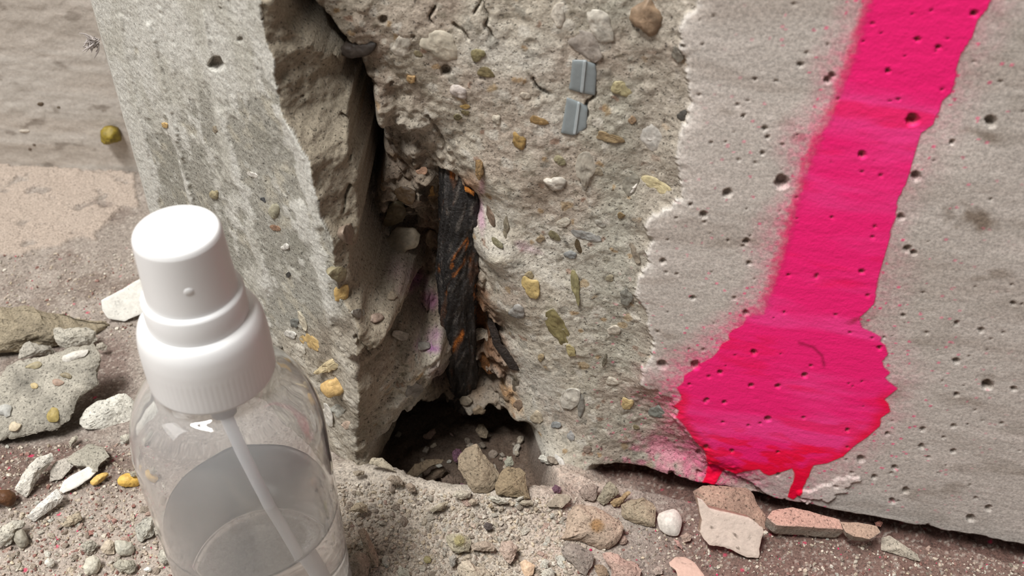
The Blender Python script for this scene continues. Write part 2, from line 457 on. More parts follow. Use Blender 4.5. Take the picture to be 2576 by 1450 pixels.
Cc = mixc(Cc, lin((210, 204, 190)), agg5 * (wid5 > 0.78) * 0.6)
Cc = mixc(Cc, lin((122, 114, 98)), agg5 * ((wid5 > 0.62) & (wid5 < 0.72)) * 0.6)
Cc = mixc(Cc, lin((176, 144, 100)), agg5 * ((wid5 > 0.59) & (wid5 < 0.62)) * 0.7)
Cc = mixc(Cc, lin((150, 116, 96)), agg5 * ((wid5 > 0.57) & (wid5 < 0.59)) * 0.7)
Cc = mixc(Cc, lin((206, 200, 188)), agg * (wid2 > 0.82) * 0.75)
Cc = mixc(Cc, lin((138, 134, 124)), agg * (wid2 < 0.62) * 0.55)
Cc = mixc(Cc, lin((168, 140, 96)), agg * ((wid2 > 0.7) & (wid2 < 0.73)) * 0.6)
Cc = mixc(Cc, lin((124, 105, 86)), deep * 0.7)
# purple indicator stains and rust stains
def blob(cx, cy, rx, ry, ang=0.0, nz=0.5, sd=0):
    t = math.radians(ang); dx = PX - cx; dy = PY - cy
    u = (dx * math.cos(t) + dy * math.sin(t)) / rx; v = (-dx * math.sin(t) + dy * math.cos(t)) / ry
    return np.clip(1.25 - np.sqrt(u * u + v * v) + nz * fbm2(X * 350, Zc * 350, 3, 111 + sd), 0, 1)
for k, (cx, cy, rx, ry, an, c, s) in enumerate([(1020,690,60,25,20,(150,70,125),.6),(1010,730,30,12,0,(160,55,130),.5),(1085,755,25,25,0,(160,80,140),.5),(1075,875,38,10,8,(165,80,165),.75),(1095,845,20,25,60,(180,130,165),.6),
        (1210,540,9,55,-3,(218,160,192),.55),(1213,465,8,20,0,(214,150,186),.45),(1330,625,40,14,20,(205,165,185),.4),(822,560,14,30,15,(120,60,95),.55),(1100,940,20,30,0,(150,110,130),.3),(1150,1135,20,20,0,(150,70,120),.5),
        (1215,800,35,110,-12,(120,72,30),.75),(1255,900,45,80,-30,(122,76,36),.65),(1290,1010,22,45,-30,(190,130,45),.6),(1185,470,35,40,0,(165,100,35),.5),(1250,800,20,60,-20,(90,60,35),.5),(1090,490,25,20,0,(150,110,50),.4),(1080,600,30,80,0,(150,105,80),.4),(1130,960,60,60,0,(90,66,48),.5),
        (1245,655,50,18,-10,(222,214,196),.8),(1400,1190,80,30,20,(200,200,185),.4),(1360,480,45,45,0,(120,104,86),.55),(1210,215,20,18,0,(205,198,190),.3),(1190,985,30,30,0,(150,120,90),.4)]):
    Cc = mixc(Cc, lin(c), blob(cx, cy, rx, ry, an, 0.6, k) * s * (1 - m_left * 0.5))
# left face: lime wash over grey mortar
wash = 0.75 - 1.05 * smooth(170, 420, PY + 0.25 * (PX - 450)) + 0.8 * fbm2(X * 110, Zc * 50, 5, 121) + 0.8 * fbm2(X * 420, Zc * 300, 4, 124)
wash = wash + 1.1 * ridge_white * smooth(-0.5, 0.2, fbm2(X * 150, Zc * 60, 3, 127) + 0.2)
wash = wash + 1.0 * smooth(0.013, 0.004, X + 0.1315 - 0.003)      # the arris kept its wash
wash = np.where(bev > 0, -0.6 + 0.3 * wash, wash)
wm = smooth(-0.25, 0.35, wash)
grey = np.ones_like(Cc) * lin((158, 155, 145))
grey = mixc(grey, lin((148, 145, 134)), smooth(0.0, 0.5, fbm2(X * 150, Zc * 90, 4, 131)))
grey = mixc(grey, lin((186, 180, 164)), smooth(0.1, 0.5, fbm2(X * 210, Zc * 190, 4, 132)) * 0.7)
white = np.ones_like(Cc) * lin((196, 194, 186))
white = mixc(white, lin((178, 175, 164)), smooth(-0.1, 0.5, fbm2(X * 120, Zc * 50, 4, 133)) * 0.8)
CL = grey * (1 - wm[..., None]) + white * wm[..., None]
rub = fbm2(X * 160, Zc * 160, 4, 137)
CLr = mixc(np.ones_like(Cc) * lin((172, 162, 146)), lin((138, 126, 110)), smooth(0.0, 0.5, rub))
CLr = mixc(CLr, lin((198, 190, 176)), smooth(0.1, 0.5, -rub) * 0.7)
CL = CL * (1 - 0.75 * lowl[..., None]) + 0.75 * lowl[..., None] * CLr
CL = np.where((bev > 0)[..., None], CL * 0.2 + 0.8 * lin((148, 136, 117)), CL)
Yraise = wm * m_left * 0.00035
Yfin = Yfin - Yraise
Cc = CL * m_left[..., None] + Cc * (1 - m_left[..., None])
# right face skin
streak = fbm2(X * 22, Zc * 120 + 0.6 * fbm2(X * 30, Zc * 60, 2, 140), 4, 141)
sk = np.ones_like(Cc) * lin((198, 190, 182))
sk = mixc(sk, lin((176, 164, 154)), smooth(0.0, 0.6, streak) * 0.55)
sk = mixc(sk, lin((218, 208, 200)), smooth(0.0, 0.6, -streak) * 0.6)
sk = mixc(sk, lin((165, 156, 146)), smooth(0.1, 0.5, fbm2(X * 70, Zc * 120, 4, 143)) * 0.45 * smooth(2150, 2450, PX))
for k, (cx, cy, rx, ry, an, s) in enumerate([(2450,550,62,26,10,.8),(2475,340,60,14,12,.6),(1975,303,28,12,10,.5),(1840,285,32,10,12,.35),(2010,345,14,16,35,.6),(2520,690,30,14,-5,.5),(2470,700,20,8,0,.5),(2480,960,24,14,-10,.7),(2170,805,35,16,-25,.5),(2240,985,60,30,5,.35),(1680,845,25,8,10,.35),(1860,610,60,14,0,.3),(2420,1010,80,12,6,.3),(2300,860,70,10,12,.35),(2350,1240,90,20,-8,.4),(2480,1180,110,14,3,.3)]):
    sk = mixc(sk, lin((122, 106, 90)), blob(cx, cy, rx, ry, an, 0.9, 20 + k) * s)
sk = mixc(sk, lin((226, 221, 213)), smooth(13, 3, skin_sd + 6 * fbm2(X * 500, Zc * 500, 2, 146)) * 0.5 * smooth(1040, 980, PY))
Cc = Cc * (1 - skin[..., None]) + sk * skin[..., None]
# the lower strip right of the hole has lost its skin
lowr = smooth(1560, 1640, PX) * (1 - skin)
Cc = mixc(Cc, lin((178, 166, 152)), lowr * 0.6)
for k, (cx, cy, rx, ry, an) in enumerate([(2075,1235,75,22,-14)]):
    bl = smooth(0.25, 0.4, blob(cx, cy, rx, ry, an, 0.8, 60 + k))
    Cc = mixc(Cc, lin((222, 212, 204)), bl * 0.9); Yfin = Yfin - bl * 0.0006
# pink overspray around the painted mark
PAINT = [(2330,-700),(2200,-60),(2190,0),(2160,100),(2130,200),(2098,280),(2062,350),(2032,430),(2010,500),(1982,600),(1962,680),(1938,740),(1922,790),(1897,793),(1877,800),(1868,818),(1840,832),(1832,842),(1836,855),(1815,865),(1805,885),(1790,900),(1760,915),(1745,930),(1720,945),(1719,962),(1703,975),(1712,992),(1715,1005),(1694,1022),(1709,1032),(1701,1049),(1718,1065),(1735,1090),(1748,1110),(1765,1125),(1775,1140),(1780,1165),(1776,1195),(1763,1222),(1785,1228),(1800,1215),(1808,1200),(1820,1180),(1835,1185),(1850,1192),(1875,1185),(1910,1180),(1920,1190),(1935,1196),(1955,1190),(1992,1178),(1999,1190),(1995,1210),(1985,1235),(1982,1250),(1995,1256),(2013,1242),(2025,1215),(2035,1195),(2045,1170),(2080,1165),(2120,1148),(2150,1120),(2180,1100),(2212,1072),(2216,1050),(2239,1035),(2234,1015),(2224,1004),(2258,977),(2236,960),(2225,950),(2239,937),(2222,922),(2219,908),(2233,890),(2226,868),(2213,858),(2216,848),(2200,838),(2168,824),(2160,800),(2184,778),(2200,760),(2204,720),(2220,660),(2234,612),(2240,580),(2252,545),(2257,502),(2280,456),(2291,417),(2299,386),(2314,336),(2345,313),(2361,278),(2367,255),(2392,232),(2401,209),(2407,162),(2419,131),(2446,89),(2461,46),(2481,23),(2492,0),(2510,-60),(2700,-700)]
i0 = int(np.searchsorted(xs, 0.02)); i1 = int(np.searchsorted(xs, 0.176)); jz = int(np.searchsorted(zs, 0.33))
sub = (slice(0, jz), slice(i0, i1))
psd = np.full(X.shape, -400.0)
psd[sub] = poly_sdf(PX[sub], PY[sub], PAINT)
side = smooth(60, -10, PX - np.interp(PY, [0, 430, 800, 1200], [2190, 2032, 1920, 1900])) * 0.8 + 0.35
over = np.clip(1 + psd / (110 + 60 * fbm2(X * 90, Zc * 90, 2, 151)), 0, 1) ** 1.8 * side
over = over * (0.55 + 0.6 * smooth(-0.3, 0.4, fbm2(X * 900, Zc * 900, 2, 152)))
flk = (hash2(np.floor(X * 1500 + Zc * 230), np.floor(Zc * 1500), 155) > 0.985) * np.clip(1 + psd / 330, 0, 1) * (psd < 0)
Cc = mixc(Cc, lin((246, 70, 140)), np.clip(over * 0.6, 0, 0.8))
Cc = mixc(Cc, lin((245, 60, 130)), np.clip(flk * 0.8, 0, 1))
spk = blob(1680, 1150, 90, 60, 10, 1.4, 70)
Cc = mixc(Cc, lin((240, 110, 160)), spk * 0.45 * (1 - skin))
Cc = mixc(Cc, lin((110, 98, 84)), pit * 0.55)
Cc = np.clip(Cc, 0.005, 0.95)
rgh = np.clip(spall + m_left * (1 - 0.6 * wm) + 0.12, 0, 1)

Yfin = Yfin + smooth(0.0008, -0.0008, Z + 0.0006 * fbm2(X * 200, X * 0, 2, 99)) * 0.012 * smooth(0.024, 0.036, X)
# closed ring: front grid plus a coarse back
bx = [0.33, 0.31, 0.1, -0.08, -0.1265, -0.131]
by = [0.19, 0.345, 0.356, 0.372, 0.374, 0.34]
nb = len(bx)
Xa = np.concatenate([X, np.tile(bx, (nz, 1))], 1); Ya = np.concatenate([Yfin, np.tile(by, (nz, 1))], 1); Za = np.concatenate([Z, np.tile(zs[:, None], (1, nb))], 1)
Ca = np.concatenate([Cc, np.ones((nz, nb, 3)) * lin((180, 172, 160))], 1)
Ra = np.concatenate([rgh, np.full((nz, nb), 0.3)], 1)
faces = grid_faces(nz, nx + nb, wrap=True)
pillar = thing('concrete_pillar', (0.0, 0.28, 0.0), 'pale concrete pillar with a broken corner, exposed rusty bar and pink spray paint', 'pillar')
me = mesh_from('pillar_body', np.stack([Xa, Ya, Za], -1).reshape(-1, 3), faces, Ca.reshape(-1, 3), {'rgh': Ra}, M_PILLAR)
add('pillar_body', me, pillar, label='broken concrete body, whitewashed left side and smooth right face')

# ray march against the pillar front
def at_pillar(px, py, lo=0.17, hi=0.34):
    d = ray(px, py)
    yy = np.linspace(lo, hi, 900)
    t = yy / d[1]
    xx = d[0] * t; zz = CAM_H + d[2] * t
    ii = np.clip(((xx - xs[0]) / STEP), 0, nx - 2).astype(int); jj = np.clip((zz - zs[0]) / STEP, 0, 508).astype(int)
    hit = yy >= Yfin[jj, ii]
    k = int(np.argmax(hit)) if hit.any() else len(yy) - 1
    P = np.array([xx[k], Yfin[jj[k], ii[k]], zz[k]])
    # averaged normal
    i, j = ii[k], jj[k]; s = 9
    ia, ib = max(i - s, 0), min(i + s, nx - 14); ja, jb = max(j - s, 0), min(j + s, 505)
    dydx = (Yfin[j, ib] - Yfin[j, ia]) / (xs[ib] - xs[ia]); dydz = (Yfin[jb, i] - Yfin[ja, i]) / (zs[jb] - zs[ja])
    n = np.array([dydx, -1.0, dydz]); n /= np.linalg.norm(n)
    return P, n

# paint film lying on the face
cover = smooth(-1.2, 1.2, psd)
fuzz = smooth(50, -20, PX - np.interp(PY, [0, 200, 430, 800], [2200, 2130, 2032, 1920])) * smooth(840, 760, PY)
leftsoft = np.clip((psd + 26) / 40 + 0.3 * fbm2(X * 900, Zc * 900, 2, 161), 0, 1)
cover = np.where(fuzz > 0.02, leftsoft * fuzz + cover * (1 - fuzz), cover)
cover = cover * (1 - 0.75 * pit)
fq = grid_faces(nz, nx)
keep_v = ((cover > 0.01) & (psd > -40)).ravel()
kq = fq[keep_v[fq].any(1)]
used = np.unique(kq); remap = np.full(nx * nz, -1); remap[used] = np.arange(len(used))
pv = np.stack([X, Yfin - 0.00018, Z], -1).reshape(-1, 3)[used]
pc = np.ones_like(Cc) * lin((254, 36, 124))
pc = mixc(pc, lin((255, 72, 154)), smooth(0.0, 0.5, fbm2(X * 22, Zc * 90, 4, 171)) * 0.7)
pc = mixc(pc, lin((253, 20, 92)), smooth(0.15, 0.5, fbm2(X * 45, Zc * 160, 4, 172)) * 0.6)
low_red = smooth(1040, 1180, PY + 60 * fbm2(X * 110, Zc * 220, 3, 173))
pc = mixc(pc, lin((255, 4, 52)), np.clip(low_red * smooth(-0.1, 0.25, fbm2(X * 160, Zc * 330, 3, 174)) + smooth(1165, 1195, PY), 0, 1) * 0.85)
pc = mixc(pc, lin((250, 14, 62)), smooth(30, 4, psd) * smooth(960, 1010, PY) * 0.7)
pc = mixc(pc, lin((150, 40, 50)), blob(2150, 805, 30, 12, -25, 0.9, 80) * 0.8)
pc = mixc(pc, lin((150, 20, 60)), np.exp(-(line_dist(PX, PY, [(2010, 862), (2045, 872), (2068, 895), (2073, 920)]) / 4) ** 2) * 0.7)
me = mesh_from('pink_paint', pv, remap[kq], pc.reshape(-1, 3)[used], {'cover': cover.ravel()[used]}, M_PAINT)
add('pink_paint_mark', me, pillar, label='bright pink sprayed stripe ending in a round dripping blot')

# rebar -------------------------------------------------------------
def tube(path, radii, nseg=28, nring=None, seed=0, rough=0.0, ribs=0.0):
    path = np.asarray(path, float); n = nring or len(path)
    t = np.linspace(0, len(path) - 1, n)
    P = np.stack([np.interp(t, np.arange(len(path)), path[:, k]) for k in range(3)], 1)
    R = np.interp(t, np.arange(len(path)), radii)
    for _ in range(3):
        P[1:-1] = 0.25 * P[:-2] + 0.5 * P[1:-1] + 0.25 * P[2:]
    T = np.gradient(P, axis=0); T /= np.linalg.norm(T, axis=1)[:, None]
    ref = np.array([1.0, 0, 0]) if abs(T[0][0]) < 0.8 else np.array([0, 1.0, 0])
    B = np.cross(T, ref); B /= np.linalg.norm(B, axis=1)[:, None]; C2 = np.cross(B, T)
    a = np.linspace(0, 2 * np.pi, nseg, endpoint=False)
    u, v = np.meshgrid(np.arange(n), a, indexing='ij')
    s = np.concatenate([[0], np.cumsum(np.linalg.norm(np.diff(P, axis=0), axis=1))])
    S = s[:, None] + 0 * v
    rr = R[:, None] * (1 + rough * fbm2(S * 70 + np.cos(v) * 2.6, np.sin(v) * 2.6 + S * 25, 6, seed + 1, 0.68))
    if ribs:
        rr = rr + ribs * smooth(0.3, 0.8, np.sin((S / 0.0075 + v / (2 * np.pi)) * 2 * np.pi))
    V = P[:, None, :] + rr[..., None] * (np.cos(v)[..., None] * B[:, None, :] + np.sin(v)[..., None] * C2[:, None, :])
    f = []
    idx = np.arange(n * nseg).reshape(n, nseg)
    q = np.stack([idx[:-1], np.roll(idx, -1, 1)[:-1], np.roll(idx, -1, 1)[1:], idx[1:]], -1).reshape(-1, 4)
    verts = np.concatenate([V.reshape(-1, 3), P[:1], P[-1:]])
    c0, c1 = n * nseg, n * nseg + 1
    cap = [(c0, idx[0][(k + 1) % nseg], idx[0][k], idx[0][k]) for k in range(nseg)] + [(c1, idx[-1][k], idx[-1][(k + 1) % nseg], idx[-1][(k + 1) % nseg]) for k in range(nseg)]
    return verts, q, S, v, cap

def quads_tris(me_name, verts, q, tris, cols, mat, smooth_shade=True):
    tri = np.concatenate([q[:, [0, 1, 2]], q[:, [0, 2, 3]], np.asarray([t[:3] for t in tris], int).reshape(-1, 3)])
    return mesh_from(me_name, verts, tri, cols, None, mat, smooth_shade)

RB_Y = Y_CHORD + 0.0235
rp = [on_plane(a, b, (0, RB_Y + o, 0), np.array([0, 1.0, 0])) for a, b, o in [(1140,350,.006),(1148,400,.0035),(1160,470,0.001),(1163,540,0),(1158,620,0),(1152,700,.0),(1150,780,0.0005),(1155,860,.0015),(1162,940,.004),(1168,1010,.008)]]
rv, rq, S, Vv, cap = tube(rp, [.0040,.0052,.0060,.0064,.0066,.0064,.0060,.0056,.0052,.0050], 120, 320, 5, 0.30, 0.0001)
x3 = S * 1000 + Vv * 3
rn = fbm2(S * 70 + np.sin(Vv) * 3, np.cos(Vv) * 4 + 3, 5, 201); rn2 = fbm2(S * 160 + np.sin(Vv) * 2, np.cos(Vv) * 5, 4, 205)
rc = np.ones(S.shape + (3,)) * lin((34, 30, 28))
rc = mixc(rc, lin((74, 70, 68)), smooth(-0.1, 0.5, rn))
rc = mixc(rc, lin((120, 112, 104)), smooth(0.25, 0.6, fbm2(S * 500 + np.sin(Vv) * 7, np.cos(Vv) * 9, 3, 207)) * 0.5)
rc = mixc(rc, lin((104, 62, 26)), smooth(0.3, 0.6, rn2 + 0.3 * rn) * 0.5)
rc = mixc(rc, lin((178, 100, 24)), smooth(0.55, 0.7, rn2) * 0.8)
rc = np.concatenate([rc.reshape(-1, 3), np.tile(lin((40, 30, 24)), (2, 1))])
add('rebar', quads_tris('rebar', rv, rq, cap, rc, M_RUST), pillar, label='corroded black steel bar with orange rust spots')

# generic stone / flake built on a plane, with thickness ---------------------------------------
def chaikin(p, n=1, keep=0.0):
    p = np.asarray(p, float)
    for _ in range(n):
        q = np.roll(p, -1, 0)
        p = np.stack([p * 0.78 + q * 0.22, p * 0.22 + q * 0.78], 1).reshape(-1, 2)
    return p

def resample(p, n):
    q = np.vstack([p, p[:1]]); d = np.r_[0, np.cumsum(np.hypot(*np.diff(q, axis=0).T))]
    t = np.linspace(0, d[-1], n, endpoint=False)
    return np.stack([np.interp(t, d, q[:, 0]), np.interp(t, d, q[:, 1])], 1)

def slab_mesh(name, outline3, n, tf, tb, dome=2.0, seed=0, rough=0.06, front=(190, 180, 165), sidec=(160, 150, 135), mat=None, nseg=56, back_scale=0.8, mottle=0.25, smooth_shade=False, tilt=(0, 0), ragged=0.0, facets=0.0, spots=None, corner=0, nring=9):
    """outline3: (N,3) ring on a plane with unit normal n (towards the viewer); body bulges tf forward and tb behind"""
    O = np.asarray(outline3); c = O.mean(0)
    e1 = O[0] - c; e1 -= n * (e1 @ n); e1 /= np.linalg.norm(e1); e2 = np.cross(n, e1)
    P2 = np.stack([(O - c) @ e1, (O - c) @ e2], 1)
    P2 = resample(chaikin(P2, corner), nseg)
    size = np.hypot(*(P2.max(0) - P2.min(0)))
    if ragged:
        a = np.arange(nseg) * 0.55
        P2 = P2 * (1 + ragged * noise2(a, a * 0 + seed, seed)[:, None] + ragged * 0.6 * noise2(a * 2.3, a * 0 + seed, seed + 3)[:, None])
    fr = 1 - (1 - np.linspace(0, 1, nring)) ** 1.45
    rings = []; fl = []
    for f in fr[1:]:
        h = tf * (1 - f ** dome)
        rings.append((f, h, 1.0))
    nf = len(rings)
    for k, f in enumerate([1.0, 0.97, 0.88, 0.7, 0.4]):
        w = [0.35, 0.7, 0.92, 1.0, 1.0][k]
        if dome > 5: f = [1.0, 0.99, 0.96, 0.7, 0.4][k]; w = [0.45, 0.85, 1.0, 1.0, 1.0][k]
        rings.append((f * (1 - (1 - back_scale) * w), -tb * w, 0.0))
    V = [np.array([[0, 0, tf]])]; tag = [1.0]
    for f, h, s in rings:
        V.append(np.c_[P2 * f, np.full(nseg, h)]); tag += [s if f < 0.985 else 0.5 * s] * nseg
    V.append(np.array([[0, 0, -tb]])); tag.append(0.0)
    V = np.concatenate(V); tag = np.array(tag)
    V[:, 2] += np.where(tag > 0.4, V[:, 0] * tilt[0] + V[:, 1] * tilt[1], 0)
    s = 1.0 / size
    def n3(k, fq):
        return (fbm2(V[:, 0] * s * fq + V[:, 2] * s * fq * 0.7, V[:, 1] * s * fq - V[:, 2] * s * fq * 0.6, 4, seed * 13 + k))
    amp = size * rough
    disp = np.stack([n3(1, 4), n3(2, 4), n3(3, 5)], 1) * amp + np.stack([n3(4, 14), n3(5, 14), n3(6, 14)], 1) * amp * 0.35 + np.stack([n3(7, 34), n3(10, 34), n3(11, 34)], 1) * amp * 0.2
    if facets:
        w, idn = worley2(V[:, 0] * s * 3.1 + 7, V[:, 1] * s * 3.1 + V[:, 2] * s * 2 + seed, seed)
        disp[:, 2] += (idn - 0.5) * size * facets * 0.45 * (tag > 0.3)
    V = V + disp * np.where((tag > 0.9) & (dome > 5), 0.45, 1.0)[:, None]
    nv = len(V); tri = []
    ring0 = lambda r: 1 + r * nseg
    k = np.arange(nseg); k2 = (k + 1) % nseg
    tri.append(np.stack([np.zeros(nseg, int), ring0(0) + k, ring0(0) + k2], 1))
    for r in range(len(rings) - 1):
        a, b = ring0(r), ring0(r + 1)
        tri.append(np.stack([a + k, b + k, b + k2], 1)); tri.append(np.stack([a + k, b + k2, a + k2], 1))
    a = ring0(len(rings) - 1)
    tri.append(np.stack([a + k, np.full(nseg, nv - 1), a + k2], 1))
    tri = np.concatenate(tri)
    mo = 1 + mottle * n3(8, 6) + mottle * 0.7 * n3(9, 20)
    colr = lin(front)[None] * tag[:, None] + lin(sidec)[None] * (1 - tag[:, None])
    for sp in (spots or []):
        d = np.hypot(V[:, 0] * s - sp[0], V[:, 1] * s - sp[1]); m = smooth(sp[2], sp[2] * 0.6, d)[:, None] * 0.85
        colr = colr * (1 - m) + lin(sp[3])[None] * m
    colr = np.clip(colr * mo[:, None] * (0.9 if mat in (None, M_STONE, M_FLAKE) else 0.95), 0.004, 0.95)
    Wd = c + V[:, :1] * e1 + V[:, 1:2] * e2 + V[:, 2:] * n
    return mesh_from(name, Wd, tri, colr, None, mat or M_STONE, smooth_shade)

def place(name, me, parent=None, **kw):
    """make the object's origin the lowest point of the mesh's centre"""
    co = np.empty(len(me.vertices) * 3, np.float32); me.vertices.foreach_get('co', co); co = co.reshape(-1, 3)
    o = np.array([co[:, 0].mean(), co[:, 1].mean(), co[:, 2].min()])
    co -= o; me.vertices.foreach_set('co', co.ravel()); me.update()
    ob = add(name, me, None, **kw); ob.location = [float(v) for v in o]
    if parent is not None:
        ob.parent = parent; ob.matrix_parent_inverse = Matrix.Translation(-Vector(parent.location))
    return ob

def ellipse_px(cx, cy, rx, ry, ang, n=18, seed=0, jit=0.12):
    a = np.linspace(0, 2 * np.pi, n, endpoint=False)
    j = 1 + jit * noise2(np.cos(a) * 1.4 + seed, np.sin(a) * 1.4, seed)
    t = math.radians(ang)
    x = rx * j * np.cos(a); y = ry * j * np.sin(a)
    return np.stack([cx + x * math.cos(t) - y * math.sin(t), cy + x * math.sin(t) + y * math.cos(t)], 1)

PEBBLES = [(900,117,50,27,-20,(60,52,46)),(1198,136,20,17,0,(120,112,72)),(1221,182,22,13,20,(98,86,50)),(1053,133,10,8,0,(125,115,85)),(1036,198,10,9,0,(190,150,95)),(1157,230,26,17,20,(200,190,186)),(1172,267,15,5,5,(190,152,78)),(1153,294,10,8,0,(98,90,58)),(1171,283,9,6,10,(98,88,54)),(1355,303,21,10,15,(142,108,58)),(1307,357,16,26,-25,(155,120,58)),(1012,118,32,26,-10,(208,202,190)),(1110,112,45,38,0,(206,198,180)),(1405,35,16,30,0,(205,198,186)),(1510,65,35,38,0,(206,202,192)),(1632,42,40,48,0,(128,102,78)),(1478,115,45,26,35,(150,142,136)),(1560,222,27,18,20,(172,162,118)),(1535,345,34,11,15,(144,120,82)),(1410,405,15,11,15,(138,132,98)),(1395,462,25,20,20,(204,198,188)),(1475,425,26,44,5,(168,162,150)),(1640,345,36,40,0,(196,194,190)),(1585,460,22,28,30,(128,126,116)),(1655,468,42,15,30,(206,192,145)),(1592,475,16,6,-50,(226,222,215)),(1717,290,13,14,0,(78,75,70)),(1706,132,18,20,-20,(98,95,88)),
 (1022,487,27,21,20,(72,55,36)),(992,540,28,35,10,(82,72,52)),(1033,526,12,8,0,(62,52,40)),(1064,500,11,8,20,(64,54,44)),(1060,430,13,10,0,(194,146,118)),(1000,612,48,42,0,(120,106,86)),
 (1235,545,10,28,-8,(98,78,64)),(1275,570,7,31,3,(114,106,88)),(1252,612,17,8,45,(96,92,64)),(1392,590,18,10,40,(104,98,68)),(1475,595,38,10,15,(134,136,136)),(1455,618,6,20,-25,(88,74,54)),(1435,640,14,8,15,(122,128,132)),(1450,715,11,44,-8,(130,124,80)),(1335,720,22,28,-35,(200,172,102)),(1400,822,18,52,-25,(132,122,72)),(1435,880,9,19,-15,(164,150,98)),(1300,785,18,18,0,(146,146,146)),(1575,748,16,19,0,(122,124,118)),(1600,640,7,27,-20,(122,112,98)),(1564,541,10,10,0,(108,86,50)),(1521,905,5,16,5,(94,90,76)),(1462,1025,9,26,0,(122,122,118)),(1400,1068,12,9,10,(132,138,142)),(1655,1035,19,14,10,(116,124,120)),(1580,1015,18,14,10,(216,188,126)),(1437,1003,24,22,0,(206,202,192)),(1297,962,9,24,0,(112,102,88)),(1305,1020,13,13,0,(112,88,70)),(1600,1075,9,5,20,(120,110,76)),(1478,1130,9,8,0,(124,108,98)),(1436,1095,11,16,0,(154,156,158)),(1408,1160,9,22,-30,(214,212,208)),(1535,700,12,8,0,(150,142,118)),(1360,900,8,8,0,(150,130,95)),(1510,560,14,9,30,(150,148,140)),(1330,690,10,9,0,(150,135,100)),(1540,960,14,10,20,(196,188,174)),(1350,1050,12,14,0,(190,175,150)),(1505,430,12,10,0,(140,128,108)),(1590,300,10,8,0,(150,120,90)),(1320,240,14,9,10,(190,180,165)),(1250,300,10,12,0,(196,188,172)),(1420,560,16,12,0,(198,192,178)),(1545,830,15,11,0,(198,190,176)),(1360,600,9,8,0,(160,140,110)),
 (830,922,48,15,-25,(228,208,160)),(850,970,36,27,-30,(208,166,96)),(782,858,28,13,40,(188,154,90)),(730,842,20,9,20,(220,220,216)),(762,805,8,25,-20,(208,200,178)),(742,813,11,10,0,(84,90,90)),(860,735,19,22,0,(194,156,84)),(880,590,17,34,5,(128,110,96)),(850,690,22,20,0,(124,116,86)),(693,572,14,7,40,(134,96,72)),(719,622,12,9,0,(220,220,216)),(690,530,15,17,0,(144,142,120)),(824,1040,9,34,-15,(216,214,208)),(852,1030,16,18,0,(168,172,166)),(872,1068,13,11,0,(202,176,158)),(757,880,17,17,0,(202,198,186)),(1060,872,24,11,0,(156,154,150)),(1040,985,24,16,-20,(132,132,132)),(1090,480,14,13,0,(184,132,60)),(985,745,14,12,0,(165,150,130)),(1010,845,22,12,10,(176,170,160)),(945,800,16,12,0,(140,118,106)),(900,790,14,10,0,(130,130,124)),(700,880,10,7,0,(92,90,86)),(1085,600,14,18,0,(170,140,110)),(1170,1010,16,12,0,(170,156,136)),(1205,1030,14,12,0,(150,130,105)),(1120,1040,14,10,0,(140,124,104)),(415,315,8,7,0,(196,158,90)),(545,325,9,9,0,(130,120,102)),(640,440,16,6,30,(222,220,214)),(540,490,11,11,0,(150,140,105)),(665,500,9,6,30,(70,72,74)),(727,690,6,6,0,(60,60,58))]
for k, (cx, cy, rx, ry, an, c) in enumerate(PEBBLES):
    P, n = at_pillar(cx, cy)
    ring = np.array([on_plane(a, b, P, n) for a, b in ellipse_px(cx, cy, rx, ry, an, 16, k, 0.4)])
    ext = np.linalg.norm(ring - P, axis=1)
    if ext.max() > 0.012:                     # grazing surface: lie across the line of sight instead
        n = -FWD * 0.7 + n * 0.3; n /= np.linalg.norm(n)
        ring = np.array([on_plane(a, b, P, n) for a, b in ellipse_px(cx, cy, rx, ry, an, 16, k, 0.4)])
    t = min(rx, ry) * 0.000125
    if sum(c) > 230: c = tuple(0.72 * v + 0.28 * w for v, w in zip(c, (178, 166, 148)))
    me = slab_mesh('pebble', ring + n * 0.0003, n, t * (0.1 if k % 5 else 0.3), t * 1.2, 4.5, k, 0.035, c, c, M_PEBBLE, 28, 0.7, 0.4, True, ragged=0.05)
    place('pebble', me, pillar)

# grey plastic spacer caught in the break
for k, (pl, rib) in enumerate([([(1440,152),(1470,152),(1497,162),(1501,188),(1497,241),(1470,236),(1431,225)], [(1467,153),(1476,154),(1467,236),(1459,233)]), ([(1426,246),(1450,255),(1466,262),(1478,275),(1476,322),(1445,342),(1411,335)], [(1453,257),(1460,259),(1449,340),(1441,340)])]):
    P, n = at_pillar(*np.mean(pl, 0))
    P = P + n * 0.0003
    sp = place('plastic_spacer', slab_mesh('plastic_spacer', [on_plane(a, b, P, n) for a, b in pl], n, 0.0002, 0.004, 12, 300 + k, 0.004, (142, 150, 152), (110, 116, 118), M_GREYPLASTIC, 60, 0.98, 0.06, True, corner=0), pillar, label='grey plastic spacer piece with a pale moulded seam')
    place('seam', slab_mesh('seam', [on_plane(a, b, P + n * 0.0004, n) for a, b in rib], n, 0.0001, 0.001, 12, 310 + k, 0.004, (176, 184, 186), (150, 156, 158), M_GREYPLASTIC, 24, 0.98, 0.05, True), sp)

